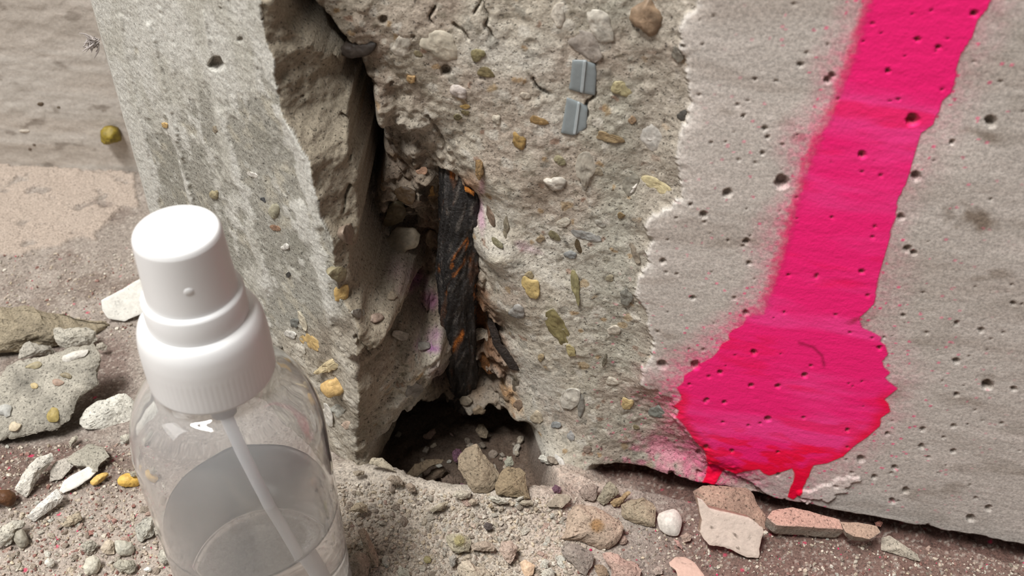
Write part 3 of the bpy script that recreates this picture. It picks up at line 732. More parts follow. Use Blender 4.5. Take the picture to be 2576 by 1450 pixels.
# rust scale around the bar
for k, (pl, dd, c, cs, lab) in enumerate([
    ([(1192,732),(1208,728),(1218,750),(1228,790),(1238,830),(1222,850),(1200,830),(1180,820),(1178,790)], 0.009, (112, 70, 34), (70, 44, 24), 'brown rust scale lifting off the bar'),
    ([(1212,742),(1228,765),(1240,800),(1246,850),(1275,890),(1312,915),(1320,925),(1308,934),(1282,930),(1262,900),(1240,868),(1228,820)], 0.007, (44, 34, 28), (30, 24, 20), 'thin black scale running down the right side'),
    ([(1196,830),(1212,824),(1228,832),(1236,850),(1240,868),(1228,866),(1216,846),(1204,848),(1199,860)], 0.0045, (222, 208, 188), (170, 150, 130), 'pale mortar crust'),
    ([(1198,845),(1212,850),(1225,880),(1238,915),(1248,940),(1230,945),(1212,925),(1200,890)], 0.007, (128, 84, 44), (80, 52, 30), 'ochre rust scale'),
    ([(1196,403),(1208,400),(1216,405),(1217,440),(1205,455),(1196,440)], 0.002, (140, 112, 74), (100, 76, 50), 'ochre flake beside the bar top'),
    ([(1168,470),(1180,472),(1194,484),(1192,494),(1180,487),(1170,482)], None, (176, 108, 34), (130, 76, 26), 'orange rust flake'),
    ([(1105,560),(1125,540),(1130,600),(1128,680),(1122,740),(1108,690),(1100,620)], None, (26, 22, 20), (20, 18, 16), 'black scale on the left flank of the bar')]):
    cx, cy = np.mean(pl, 0)
    P, n = at_pillar(cx, cy)
    yv = RB_Y - 0.0052 if dd is None else P[1] - 0.0012
    if dd is None and k == 6: yv = RB_Y - 0.001
    nn = np.array([0.1, -0.85, 0.35]); nn /= np.linalg.norm(nn)
    P0 = on_plane(cx, cy, (0, yv, 0), np.array([0, 1.0, 0]))
    place('rust_flake', slab_mesh('rust_flake', [on_plane(a, b, P0, nn) for a, b in pl], nn, 0.0008, 0.0025, 3, 330 + k, 0.02, c, cs, M_RUST, 44, 0.9, 0.4, False, ragged=0.05), pillar, label=lab)

# ------------------------------------------------------------------ floor
FS = 0.00055
fx = np.concatenate([-0.27 - 0.004 * ((1.28 ** np.arange(22, 0, -1)) - 1) / 0.28, np.arange(-0.27, 0.215, FS), 0.215 + 0.004 * ((1.28 ** np.arange(1, 23)) - 1) / 0.28])
fy = np.concatenate([0.04 - 0.004 * ((1.28 ** np.arange(22, 0, -1)) - 1) / 0.28, np.arange(0.04, 0.1545, 0.0015), np.arange(0.155, 0.415, FS), [0.42, 0.45, 0.5]])
GX, GY = np.meshgrid(fx, fy)
FPX, FPY = project(np.stack([GX, np.maximum(GY, 0.08), GX * 0], -1))
Zf = 0.0011 * fbm2(GX * 40, GY * 40, 4, 401) + 0.0004 * fbm2(GX * 240, GY * 240, 3, 405)
sand = smooth(760, 900, FPX) * smooth(1640, 1380, FPX + 0.4 * (FPY - 1300)) * smooth(1150, 1200, FPY)
sandl = smooth(1180, 1330, FPY + 0.25 * (FPX - 250)) * smooth(560, 430, FPX)
gr = np.clip(sand + sandl, 0, 1)
w3, id3 = worley2(GX * 420, GY * 420, 410)
w4, id4 = worley2(GX * 900, GY * 900, 415)
Zf = Zf + gr * (0.0012 * fbm2(GX * 130, GY * 130, 4, 420) + np.clip(0.5 - w3, 0, 1) * 0.0016 * (id3 > 0.55) + np.clip(0.5 - w4, 0, 1) * 0.0009)
Zf = Zf + (1 - gr) * np.clip(0.45 - w4, 0, 1) * 0.0005
mound = smooth(0.05, 0.0, np.hypot((GX + 0.012) * 0.6, (GY - 0.205) * 1.6))
Zf = Zf + mound * 0.004
lip = line_dist(FPX, FPY, [(850,1205),(930,1196),(1000,1226),(1060,1256),(1150,1272),(1280,1278),(1400,1282)])
Zf = Zf + 0.0045 * np.exp(-(lip / 40) ** 2)
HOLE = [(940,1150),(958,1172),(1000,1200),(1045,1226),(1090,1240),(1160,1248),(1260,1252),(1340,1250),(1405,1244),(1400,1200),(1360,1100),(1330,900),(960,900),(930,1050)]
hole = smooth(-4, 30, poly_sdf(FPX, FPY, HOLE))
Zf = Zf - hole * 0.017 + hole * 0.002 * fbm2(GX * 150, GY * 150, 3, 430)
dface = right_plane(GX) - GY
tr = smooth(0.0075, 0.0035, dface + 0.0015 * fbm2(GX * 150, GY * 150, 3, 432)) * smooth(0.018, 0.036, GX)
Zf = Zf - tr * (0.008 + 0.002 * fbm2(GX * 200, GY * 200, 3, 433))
# thin pale screed patch far left
PATCH = [(-700,405),(0,418),(335,438),(350,520),(300,528),(282,545),(262,575),(238,590),(242,606),(190,600),(150,622),(90,628),(60,642),(0,646),(-300,660),(-900,640)]
patch_sd = poly_sdf(FPX + 10 * fbm2(GX * 300, GY * 300, 3, 440), FPY + 10 * fbm2(GX * 300, GY * 300, 3, 441), PATCH)
patch = smooth(-2, 2, patch_sd) * smooth(0.75, 0.5, fbm2(GX * 110, GY * 160, 4, 445) * 1.2 + 0.15)
Zf = Zf + patch * 0.0012
far = smooth(0.5, 1.0, np.maximum(np.abs(GX), np.abs(GY - 0.2)))
Zf = Zf * (1 - far)

fc = np.ones(GX.shape + (3,)) * lin((158, 147, 137))
fc = mixc(fc, lin((136, 122, 112)), smooth(0.0, 0.5, fbm2(GX * 60, GY * 60, 4, 451)))
fc = mixc(fc, lin((176, 165, 155)), smooth(0.0, 0.5, fbm2(GX * 80, GY * 80, 4, 455)) * 0.7)
dark = smooth(1560, 1800, FPX) * smooth(1200, 1300, FPY)
fc = mixc(fc, lin((122, 94, 85)), dark * 0.85)
fc = mixc(fc, lin((112, 86, 78)), np.clip(tr * 1.3, 0, 1))  # dark soil tone, painting in part of the shadow under the face
bandl = smooth(1100, 1140, FPY) * smooth(1280, 1200, FPY + 0.3 * (FPX - 150)) * smooth(380, 250, FPX)
fc = mixc(fc, lin((112, 90, 81)), bandl * 0.85)  # reddish-brown band, darkened further to paint shade round shards and below slab
fc = mixc(fc, lin((112, 90, 82)), smooth(30, -30, np.abs(FPX - 270) - 60) * smooth(90, 10, np.abs(FPY - 960) - 60) * 0.7)  # painted shade: darker floor along the slab's right side
fc = mixc(fc, lin((208, 196, 181)), sand * 0.95)
fc = mixc(fc, lin((190, 176, 164)), sandl * 0.7)
fc = mixc(fc, lin((204, 178, 164)), sand * smooth(1250, 1450, FPX) * 0.6)
gc = hash2(np.floor(GX * 1100), np.floor(GY * 1100), 461)
fc = mixc(fc, lin((200, 190, 178)), (id4 > 0.75) * smooth(0.5, 0.3, w4) * 0.5)
fc = mixc(fc, lin((96, 84, 78)), (id4 < 0.12) * smooth(0.5, 0.3, w4) * 0.55)
fc = mixc(fc, lin((98, 80, 66)), hole * 0.85)  # brown soil tone, darkened to paint in the shade of the hole
fc = mixc(fc, lin((188, 172, 158)), patch * 0.85)
fleck = (hash2(np.floor(GX * 900), np.floor(GY * 900), 470) > 0.992) * smooth(0.0, 0.3, fbm2(GX * 60, GY * 60, 3, 471) + 0.1)
near_pillar_pink = smooth(430, 300, FPX) * smooth(600, 700, FPY) + smooth(1500, 1650, FPX) * 0.8
fc = mixc(fc, lin((225, 60, 105)), np.clip(fleck * near_pillar_pink * (1 - patch), 0, 1) * 0.8)
fc = np.clip(fc, 0.005, 0.95)
nfy, nfx = GX.shape
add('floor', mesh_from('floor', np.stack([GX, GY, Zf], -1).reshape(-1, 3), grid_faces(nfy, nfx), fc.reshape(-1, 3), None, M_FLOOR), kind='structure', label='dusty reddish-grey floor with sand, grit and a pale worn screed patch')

IX0 = 22; IY0 = int(np.searchsorted(fy, 0.155 - 1e-9))
def floor_z(x, y):
    i = int(np.clip((x + 0.27) / FS, 0, 880)) + IX0; j = int(np.clip((y - 0.155) / FS, 0, 470)) + IY0
    i = min(i, nfx - 2); j = min(j, nfy - 2)
    return float(Zf[j:j + 2, i:i + 2].mean())

def at_floor(px, py, lift=0.0):
    z = 0.0
    for _ in range(6):
        d = ray(px, py); t = (z - CAM_H) / d[2]; P = CAM + d * t
        z = 0.5 * z + 0.5 * (floor_z(P[0], P[1]) + lift)
    return P

# ------------------------------------------------------------------ wall behind on the left
wx = np.concatenate([np.linspace(-2.6, -0.36, 30), np.arange(-0.35, -0.09, 0.0008), np.linspace(-0.085, 1.6, 30)])
wz = np.concatenate([np.arange(-0.004, 0.15, 0.0008), np.geomspace(0.152, 2.4, 24)])
VX, VZ = np.meshgrid(wx, wz)
wall_y = lambda x: 0.3965 - 0.088 * (x + 0.172)
ws = fbm2(VX * 14, VZ * 130, 4, 501)
VY = wall_y(VX) + 0.0002 * ws + 0.0003 * fbm2(VX * 120, VZ * 260, 3, 505)
wc = np.ones(VX.shape + (3,)) * lin((190, 181, 171))
wc = mixc(wc, lin((172, 163, 153)), smooth(-0.1, 0.6, ws) * 0.7)
wc = mixc(wc, lin((194, 188, 180)), smooth(0.0, 0.5, -ws) * 0.7)
wc = mixc(wc, lin((140, 130, 120)), smooth(0.35, 0.55, fbm2(VX * 90, VZ * 160, 4, 507)) * 0.7)
add('wall_back', mesh_from('wall_back', np.stack([VX, VY, VZ], -1).reshape(-1, 3), grid_faces(len(wz), len(wx)), wc.reshape(-1, 3), None, M_WALL), kind='structure', label='grey cast concrete wall with faint horizontal board streaks')
wall_back = bpy.data.objects['wall_back']
WN = np.array([-0.088, -1.0, 0.0]); WN /= np.linalg.norm(WN)
def at_wall(px, py): return on_plane(px, py, (-0.172, 0.3965, 0), WN)
nub = [(258,318),(268,312),(285,312),(302,320),(312,345),(300,348),(285,352),(268,352),(258,340)]
place('stone_nub', slab_mesh('stone_nub', [at_wall(a, b) + WN * 0.003 for a, b in nub], WN, 0.004, 0.003, 2.6, 511, 0.05, (136, 118, 42), (110, 92, 34), M_PEBBLE, 32, 0.9, 0.35, True), wall_back, label='olive yellow stone sticking out of the wall')
for k, (a, b, rx, ry, c) in enumerate([(102,262,9,6,(92,78,62)),(148,270,7,5,(110,98,84)),(75,375,5,4,(110,96,84)),(86,364,5,4,(110,96,84)),(62,330,14,4,(196,186,172))]):
    P = at_wall(a, b)
    place('pebble', slab_mesh('pebble', [on_plane(u, v, P, WN) for u, v in ellipse_px(a, b, rx, ry, 0, 12, k)], WN, 0.0004, 0.002, 2.2, 520 + k, 0.03, c, c, M_PEBBLE, 20, 0.8, 0.2, True), wall_back)

print('structure', round(time.time() - T0, 1))

# ------------------------------------------------------------------ spray bottle
AX = np.array([-0.0691, 0.1726])
ZB = floor_z(AX[0], AX[1]) + 0.0008
bottle = thing('spray_bottle', (AX[0], AX[1], ZB), 'clear round spray bottle half full of water with a white pump top', 'bottle')
def lathe(name, prof, mat, nseg=128, knurl=None, smooth_shade=True):
    prof = np.asarray(prof, float)
    a = np.linspace(0, 2 * np.pi, nseg, endpoint=False)
    R = prof[:, 0][:, None] + 0 * a; Zz = prof[:, 1][:, None] + 0 * a
    if knurl:
        z0, z1, cnt, amp = knurl
        R = R + amp * (np.cos(a * cnt)[None] > 0) * ((Zz > z0) & (Zz < z1))
    V = np.stack([R * np.cos(a), R * np.sin(a), Zz], -1).reshape(-1, 3)
    me = mesh_from(name, V, grid_faces(len(prof), nseg, wrap=True), None, None, mat, smooth_shade)
    return me
def curve_prof(pts, n=10):
    out = []
    P = np.asarray(pts, float)
    for i in range(len(P) - 1):
        p0 = P[max(i - 1, 0)]; p1 = P[i]; p2 = P[i + 1]; p3 = P[min(i + 2, len(P) - 1)]
        for t in np.linspace(0, 1, n, endpoint=False):
            out.append(0.5 * ((2 * p1) + (-p0 + p2) * t + (2 * p0 - 5 * p1 + 4 * p2 - p3) * t * t + (-p0 + 3 * p1 - 3 * p2 + p3) * t ** 3))
    out.append(P[-1]); return np.array(out)
def bpart(name, me, label=None):
    o = add(name, me, None, label); o.parent = bottle
    return o
RB = 0.0232
outer = [(1e-5, 0.0022), (0.012, 0.0018), (0.0195, 0.0004), (0.0212, 0.0003), (0.0226, 0.0018), (RB, 0.0045), (RB, 0.02), (RB, 0.04), (RB, 0.06), (RB, 0.074), (0.0228, 0.080), (0.0214, 0.0862), (0.0190, 0.0912), (0.0158, 0.0945), (0.0128, 0.0962), (0.0115, 0.0985), (0.0113, 0.103), (0.0113, 0.109)]
inner = [(0.0098, 0.109), (0.0098, 0.103), (0.0100, 0.0985), (0.0116, 0.0955), (0.0150, 0.0936), (0.0182, 0.0902), (0.0205, 0.0856), (0.0219, 0.0797), (0.0223, 0.074), (0.0223, 0.06), (0.0223, 0.04), (0.0223, 0.02), (0.0223, 0.0058), (0.0214, 0.0036), (0.0195, 0.0026), (0.012, 0.0034), (1e-5, 0.0038)]
bpart('bottle_body', lathe('bottle_body', np.vstack([curve_prof(outer, 6), curve_prof(inner, 6)]), M_PET), 'clear plastic body with rounded shoulders')
LV = 0.0468
wat = [(1e-5, 0.0036), (0.012, 0.0032), (0.0196, 0.0024), (0.0217, 0.0034), (0.0226, 0.0058), (0.0226, 0.02), (0.0226, 0.04), (0.0226, LV + 0.0008)]
bpart('water', lathe('water', np.vstack([curve_prof(wat, 5), [(0.0218, LV + 0.0002), (0.0205, LV), (0.01, LV), (1e-5, LV)]]), M_WATER), 'clear water filling the lower half')
collar = [(0.0108, 0.0985), (0.0139, 0.0985), (0.0143, 0.0990), (0.0143, 0.1080), (0.0142, 0.1105), (0.0138, 0.1135), (0.0130, 0.1155), (0.0120, 0.1163), (0.0108, 0.1165)]
bpart('collar', lathe('collar', np.vstack([collar[:3], [(0.0143, z) for z in np.linspace(0.0995, 0.1075, 12)], curve_prof(collar[3:], 6)]), M_WHITE, 216, (0.0995, 0.1078, 72, 0.00005)), 'white ribbed screw collar')
ringp = [(0.0095, 0.1160), (0.0110, 0.1160), (0.0111, 0.1168), (0.0110, 0.1225), (0.0107, 0.1232), (0.0090, 0.1234)]
bpart('pump_ring', lathe('pump_ring', ringp, M_WHITE), 'white pump ring under the button')
act = [(0.0070, 0.1232), (0.0096, 0.1232), (0.0098, 0.1238), (0.0095, 0.130), (0.0092, 0.1375), (0.00905, 0.1388), (0.0086, 0.1396), (0.0080, 0.1397), (0.0066, 0.1392), (0.0048, 0.1384), (0.0028, 0.1376), (0.0014, 0.1371), (1e-5, 0.1370)]
bpart('spray_button', lathe('spray_button', curve_prof(act, 5), M_WHITE), 'white push button with a dished top')
nz_ = lathe('nozzle', [(1e-5, 0.0001), (0.0009, 0.0001), (0.0010, 0.0000), (0.0010, -0.002), (0.0004, -0.002)], M_WHITE, 32)
nzo = bpart('nozzle', nz_); nzo.location = (0.0029, -0.0090, 0.1305); nzo.rotation_euler = (math.radians(88), 0, math.radians(18))
stem = [(1e-5, 0.0985), (0.0042, 0.0985), (0.0042, 0.093), (0.0036, 0.0885), (0.0030, 0.0850), (0.0026, 0.0848), (1e-5, 0.0848)]
bpart('pump_stem', lathe('pump_stem', stem[::-1], M_TUBE, 48), 'milky pump stem inside the neck')
tp = [(0, 0, 0.0865), (0.0006, 0.0004, 0.078), (0.0020, 0.0010, 0.066), (0.0040, 0.0015, 0.052), (0.0062, 0.0016, 0.038), (0.0086, 0.0012, 0.024), (0.0112, 0.0004, 0.010), (0.0120, 0.0, 0.0062)]
tv, tq, _, _, tcap = tube(tp, [0.0016] * 8, 24, 60)
bpart('dip_tube', quads_tris('dip_tube', tv, tq, tcap, None, M_TUBE), 'bluish white dip tube bending to the right')

# ------------------------------------------------------------------ debris
VIEW = lambda P: (CAM - P) / np.linalg.norm(CAM - P)
UPN = np.array([0, 0, 1.0])
def stone(name, cat, label, poly, mode='cam', t=0.5, dome=None, lift=0.0012, anchor=None, group=None, shape=None, back=None, mixup=0.0, **kw):
    """poly: traced outline; the stone stands on the floor under its lowest point, with real thickness behind"""
    kw.setdefault('corner', 1 if kw.get('smooth_shade') else 0)
    kw.setdefault('nring', 12)
    P2 = np.asarray(poly, float)
    ctr = P2.mean(0)
    bot = P2[np.argmax(P2[:, 1])]
    a = anchor or bot
    P0 = at_floor(a[0], a[1], lift)
    if isinstance(mode, str):
        n = VIEW(P0) if mode == 'cam' else UPN
        n = n * (1 - mixup) + UPN * mixup
    else:
        n = np.asarray(mode, float)
    n = n / np.linalg.norm(n)
    ring = np.array([on_plane(p[0], p[1], P0, n) for p in P2])
    ext = np.linalg.norm(ring - ring.mean(0), axis=1).mean()
    if dome is None: dome = 2.2 if kw.get('smooth_shade') else 1.35
    tf = ext * t; tb = ext * (back if back is not None else t * 0.8)
    me = slab_mesh(name, ring, n, tf, tb, dome, seed=int(ctr[0] * 7 + ctr[1]) % 9973, **kw)
    return place(name, me, None, label=label, cat=cat, group=group)

S = stone
PALE = (204, 198, 186); GREY = (168, 162, 150); TAN = (178, 164, 146); PINKT = (196, 172, 160); WARM = (190, 178, 158)
# big pieces, left
S('concrete_fragment', 'rubble', 'long rough concrete strip at the left edge, behind the large slab', [(-70,775),(0,770),(70,769),(120,781),(190,791),(250,804),(287,813),(272,830),(240,846),(228,862),(150,872),(60,882),(35,893),(-70,892)], t=0.4, dome=2, front=(164,152,130), sidec=(140,128,112), rough=0.035, facets=0.05, nseg=150, nring=30, mottle=0.45)
slab = S('concrete_slab', 'rubble', 'largest broken concrete slab, with aggregate pebbles showing, at the left edge', [(-90,950),(0,945),(20,918),(47,903),(86,898),(115,897),(147,887),(183,876),(236,867),(247,877),(254,902),(249,928),(244,965),(209,992),(193,1018),(182,1060),(150,1082),(60,1100),(0,1108),(-90,1105)], mode=(0.05,-0.62,0.9), t=0.12, dome=7, anchor=(100,1112), lift=0.003, back=0.42, front=(176,170,157), sidec=(146,136,121), rough=0.024, facets=0.02, nseg=170, nring=40, mottle=0.35, ragged=0.025)
bpy.context.view_layer.update()
S('concrete_chip', 'rubble', 'pale angular lump resting against the long rough strip', [(132,828),(145,823),(185,824),(215,821),(236,835),(248,856),(226,868),(172,879),(150,872),(134,848)], lift=0.004, front=(200,194,180), sidec=(172,164,150), facets=0.1)
S('concrete_chip', 'rubble', 'small grey lump wedged between rough strip and large slab', [(45,880),(55,866),(72,860),(95,868),(125,872),(140,884),(125,893),(90,899),(48,902)], lift=0.004, front=(182,176,164), sidec=(160,152,140), facets=0.08)
S('concrete_crumb', 'rubble', 'small crumb at the right tip of the large slab', [(242,866),(258,862),(270,872),(268,882),(252,882),(240,876)], lift=0.003, front=(186,178,164))
S('plaster_flake', 'plaster', 'white flat plaster flake tilted up behind the spray bottle cap', [(255,756),(300,732),(350,702),(372,712),(380,770),(352,792),(312,809),(272,801),(258,780)], mode=(0.1,-0.75,0.65), t=0.03, dome=10, back=0.3, front=(228,225,216), sidec=(236,234,228), mat=M_FLAKE, rough=0.012, mottle=0.12)
S('plaster_shard', 'plaster', 'pale shard with a curled end, left of the bottle shoulder', [(202,1052),(222,1025),(240,1012),(270,1003),(300,991),(318,988),(330,998),(350,1022),(356,1062),(340,1078),(212,1080),(200,1066)], t=0.3, dome=1.2, front=(228,224,212), sidec=(170,162,148), facets=0.08, rough=0.03)
S('concrete_chip', 'rubble', 'small crumb beside the bottle, under the curled shard', [(300,1098),(318,1092),(336,1098),(334,1110),(314,1115),(302,1108)], front=(194,188,174))
S('plaster_shard', 'plaster', 'stubby pale shard lying slantwise, above the brown shell', [(37,1230),(62,1188),(89,1152),(110,1148),(132,1141),(136,1160),(102,1200),(66,1252),(46,1238)], t=0.42, dome=1.2, front=(226,220,208), sidec=(222,216,206), facets=0.1, rough=0.03)
S('concrete_flake', 'rubble', 'rough grey flake right of the stubby pale shard', [(168,1150),(194,1132),(228,1118),(262,1127),(276,1147),(264,1157),(249,1168),(246,1184),(232,1186),(215,1172),(188,1174),(172,1165)], mode='up', lift=0.004, t=0.1, dome=6, back=0.3, front=(176,170,156), sidec=(140,130,118), rough=0.04, ragged=0.04)
S('plaster_flake', 'plaster', 'small pale flake between the stubby shard and the white flake', [(124,1212),(127,1180),(140,1163),(160,1153),(194,1156),(186,1174),(164,1194),(154,1205)], mode=(0.1,-0.5,0.8), lift=0.001, t=0.06, dome=6, back=0.2, front=(204,196,184), sidec=(170,160,146), rough=0.025, ragged=0.03)
S('plaster_flake', 'plaster', 'smooth white plaster flake beside the small yellow pebble', [(149,1236),(160,1212),(179,1197),(223,1174),(242,1189),(228,1204),(189,1229),(159,1242)], mode=(0.2,-0.6,0.75), t=0.05, dome=8, back=0.25, front=(238,234,226), sidec=(180,172,158), mat=M_FLAKE, rough=0.015, mottle=0.1)
S('plaster_shard', 'plaster', 'long thin shard with a white top painted bright as if lit, lowest of the slanted shards', [(67,1302),(89,1278),(119,1249),(143,1229),(150,1238),(160,1250),(154,1262),(119,1290),(87,1312)], t=0.4, dome=1.2, front=(234,228,218), sidec=(172,162,148), facets=0.06, rough=0.025, spots=[(-0.2,-0.12,0.16,(236,234,228)),(0.1,-0.1,0.16,(236,234,228))])  # white spots paint the upper-left face lighter, as light falls on it
S('pebble', 'pebble', 'small elongated yellow pebble at the tip of the white flake', [(223,1215),(241,1197),(263,1188),(277,1192),(262,1209),(237,1225)], front=(212,176,102), sidec=(190,150,84), mat=M_PEBBLE, smooth_shade=True, rough=0.04)
S('pebble', 'pebble', 'rounded amber yellow pebble touching the bottle', [(295,1210),(303,1197),(325,1190),(357,1196),(364,1209),(344,1225),(310,1226),(297,1220)], front=(222,180,92), sidec=(200,156,74), mat=M_PEBBLE, smooth_shade=True, rough=0.03)
S('concrete_crumb', 'rubble', 'grey mortar crumb on top of the amber pebble', [(325,1192),(340,1182),(352,1176),(362,1190),(350,1199),(332,1200)], lift=0.0045, front=(176,168,150))
S('snail_shell', 'shell', 'glossy brown shell fragment with a pale rim at the left edge', [(-30,1236),(5,1232),(28,1234),(42,1248),(40,1266),(26,1277),(0,1270),(-30,1272)], t=0.5, front=(92,60,36), sidec=(210,198,190), mat=M_PEBBLE, smooth_shade=True, rough=0.03)
S('concrete_chip', 'rubble', 'pale flat chip at the lower end of the long thin shard', [(-20,1336),(0,1330),(30,1311),(57,1307),(68,1321),(40,1337),(31,1371),(20,1377),(-20,1374)], front=(204,198,184), sidec=(160,150,136), facets=0.1)
S('pebble', 'pebble', 'rounded grey pebble beside the pale flat chip', [(33,1352),(42,1334),(58,1330),(68,1345),(74,1362),(66,1377),(52,1381),(36,1368)], front=(150,144,130), sidec=(140,130,112), mat=M_PEBBLE, smooth_shade=True, rough=0.04)
S('concrete_chip', 'rubble', 'tan wedge in the middle of the left grit', [(156,1324),(169,1301),(204,1289),(207,1306),(189,1321),(170,1326)], front=(190,176,154), sidec=(150,136,116), facets=0.1)
S('concrete_chip', 'rubble', 'pointed grey chunk touching the bottle low on the left', [(339,1325),(360,1303),(388,1301),(388,1338),(368,1360),(354,1368),(344,1358)], front=(190,186,174), sidec=(150,142,130), facets=0.12)
S('concrete_chip', 'rubble', 'rough pale crumb between pointed chunk and bottle', [(386,1330),(400,1318),(420,1320),(430,1340),(415,1350),(392,1346)], front=(194,186,172), facets=0.1)
S('pebble', 'pebble', 'smooth oval grey pebble, largest in the lower left grit', [(286,1362),(305,1357),(338,1368),(340,1393),(312,1401),(292,1393)], front=(182,178,164), sidec=(160,152,138), mat=M_PEBBLE, smooth_shade=True, rough=0.03)
S('pebble', 'pebble', 'split tan pebble just left of the smooth oval one', [(252,1380),(262,1364),(278,1358),(288,1366),(288,1394),(270,1396),(258,1392)], front=(190,176,156), sidec=(170,152,130), mat=M_PEBBLE, rough=0.04)
S('concrete_chip', 'rubble', 'three-pointed grey chip left of the split tan pebble', [(200,1374),(215,1362),(232,1360),(248,1372),(238,1384),(222,1396),(212,1384)], front=(180,174,160), facets=0.14)
S('pebble', 'pebble', 'pale cream pebble with a notch at the bottom left', [(208,1424),(218,1402),(238,1395),(256,1415),(250,1438),(232,1448),(214,1446)], front=(200,194,178), sidec=(176,166,150), mat=M_PEBBLE, smooth_shade=True, rough=0.05)
S('pebble', 'pebble', 'small round white pebble in the left grit', [(110,1416),(118,1405),(132,1405),(139,1418),(132,1429),(118,1428)], front=(208,202,190), mat=M_PEBBLE, smooth_shade=True)
S('concrete_chip', 'rubble', 'frilly pale crumb against the bottle near the bottom edge', [(394,1404),(404,1385),(418,1378),(440,1376),(449,1398),(436,1406),(418,1422),(400,1418)], front=(196,190,176), facets=0.14, ragged=0.06)
S('concrete_chip', 'rubble', 'lumpy grey crumb below the smooth oval pebble', [(286,1420),(298,1404),(318,1412),(336,1410),(344,1428),(328,1444),(300,1440)], front=(186,180,164), facets=0.12)
S('pebble', 'pebble', 'thin white chip lowest beside the bottle', [(360,1432),(372,1426),(384,1432),(376,1440),(364,1439)], front=(222,220,212), mat=M_PEBBLE, smooth_shade=True)
S('concrete_chip', 'rubble', 'crumb pair under the large slab', [(172,1112),(180,1100),(192,1096),(198,1106),(186,1118),(176,1128)], front=(188,180,164), facets=0.1)
# at the hole
S('plaster_flake', 'plaster', 'curved cream flake on the left rim of the dark hole', [(926,1168),(936,1153),(962,1154),(984,1171),(995,1188),(974,1181),(952,1175)], lift=0.003, mode=(0,-0.5,0.85), t=0.15, dome=4, back=0.3, front=(196,184,162), sidec=(150,134,114), rough=0.03)
S('concrete_chip', 'rubble', 'tall tan fragment standing in the dark hole', [(1153,1154),(1167,1128),(1197,1117),(1214,1137),(1248,1180),(1255,1192),(1246,1228),(1220,1243),(1190,1240),(1168,1203),(1154,1178)], front=(160,144,122), sidec=(130,112,94), facets=0.08, rough=0.035, t=0.5)
S('concrete_chip', 'rubble', 'squat ochre lump beside the tall fragment in the hole', [(1246,1230),(1255,1192),(1278,1172),(1306,1177),(1322,1191),(1328,1236),(1334,1260),(1293,1252),(1250,1246)], front=(156,138,112), sidec=(128,110,90), facets=0.06, rough=0.04, t=0.5)
S('concrete_crumb', 'rubble', 'greenish white crumb on top of the squat ochre lump', [(1268,1164),(1276,1148),(1288,1150),(1294,1166),(1284,1176),(1272,1174)], anchor=(1280,1215), lift=0.006, front=(176,174,156))
S('concrete_crumb', 'rubble', 'purple stained crumb left of the tall fragment', [(1138,1140),(1146,1128),(1160,1130),(1162,1150),(1150,1166),(1140,1158)], anchor=(1150,1185), front=(142,104,122), sidec=(118,92,98), rough=0.08)
S('concrete_crumb', 'rubble', 'purple crumb at the foot of the tall fragment', [(1150,1226),(1160,1216),(1174,1222),(1172,1234),(1156,1236)], front=(128,92,104), sidec=(106,84,84))
S('concrete_crumb', 'rubble', 'purple crumb at the right end of the hole', [(1388,1230),(1396,1220),(1410,1226),(1410,1240),(1394,1242)], front=(124,92,104), sidec=(106,84,84))
S('concrete_flake', 'rubble', 'dark flat flake lying inside the hole', [(1020,1198),(1045,1168),(1075,1155),(1118,1158),(1110,1168),(1080,1176),(1050,1200),(1030,1206)], mode=(0,-0.5,0.85), lift=0.002, t=0.12, dome=5, back=0.25, front=(128,112,92), sidec=(90,76,62), rough=0.03)
S('concrete_flake', 'rubble', 'second dark flake under the flat one inside the hole', [(1068,1205),(1084,1184),(1112,1172),(1124,1182),(1112,1200),(1086,1216)], lift=0.001, front=(118,102,86), sidec=(86,72,60), rough=0.04)
S('concrete_crumb', 'rubble', 'dull round crumb low in the hole between flakes and tall fragment', [(1110,1206),(1128,1192),(1150,1200),(1156,1220),(1136,1230),(1112,1224)], front=(120,104,92), sidec=(96,84,74))
S('pebble', 'pebble', 'pale stone lodged at the back of the hole', [(1197,1082),(1202,1068),(1216,1066),(1228,1086),(1222,1102),(1206,1100)], anchor=(1212,1106), lift=0.003, front=(172,156,134), sidec=(140,124,104), rough=0.05)
S('concrete_flake', 'rubble', 'thin tan flake propped on the sand right of the hole', [(1372,1271),(1403,1243),(1431,1245),(1438,1253),(1429,1266),(1414,1278),(1381,1275)], mode=(0,-0.55,0.85), lift=0.003, t=0.06, dome=8, back=0.2, front=(178,164,146), sidec=(88,74,66), rough=0.02, ragged=0.03)
S('pebble', 'pebble', 'brownish stone by the pillar foot, left of the upright wedge', [(1457,1236),(1470,1224),(1489,1216),(1506,1225),(1502,1248),(1494,1262),(1470,1258),(1458,1246)], front=(168,150,138), sidec=(140,122,110), rough=0.05, facets=0.06)
S('concrete_chip', 'rubble', 'upright grey wedge leaning on the pillar foot', [(1501,1261),(1514,1236),(1526,1217),(1537,1211),(1557,1234),(1557,1244),(1533,1264),(1518,1271)], front=(164,154,134), sidec=(126,114,98), facets=0.1)
S('concrete_chip', 'rubble', 'small yellowish splinter behind the five-sided stone', [(1533,1266),(1546,1254),(1560,1250),(1580,1236),(1588,1240),(1574,1256),(1556,1274),(1540,1276)], front=(180,154,118), sidec=(140,116,86), ragged=0.06)
S('concrete_chip', 'rubble', 'five-sided tan stone left of the white pebble', [(1562,1272),(1578,1262),(1616,1250),(1643,1268),(1651,1280),(1650,1326),(1604,1319),(1573,1309),(1562,1298)], front=(182,166,142), sidec=(132,116,100), facets=0.1, rough=0.025, dome=3)
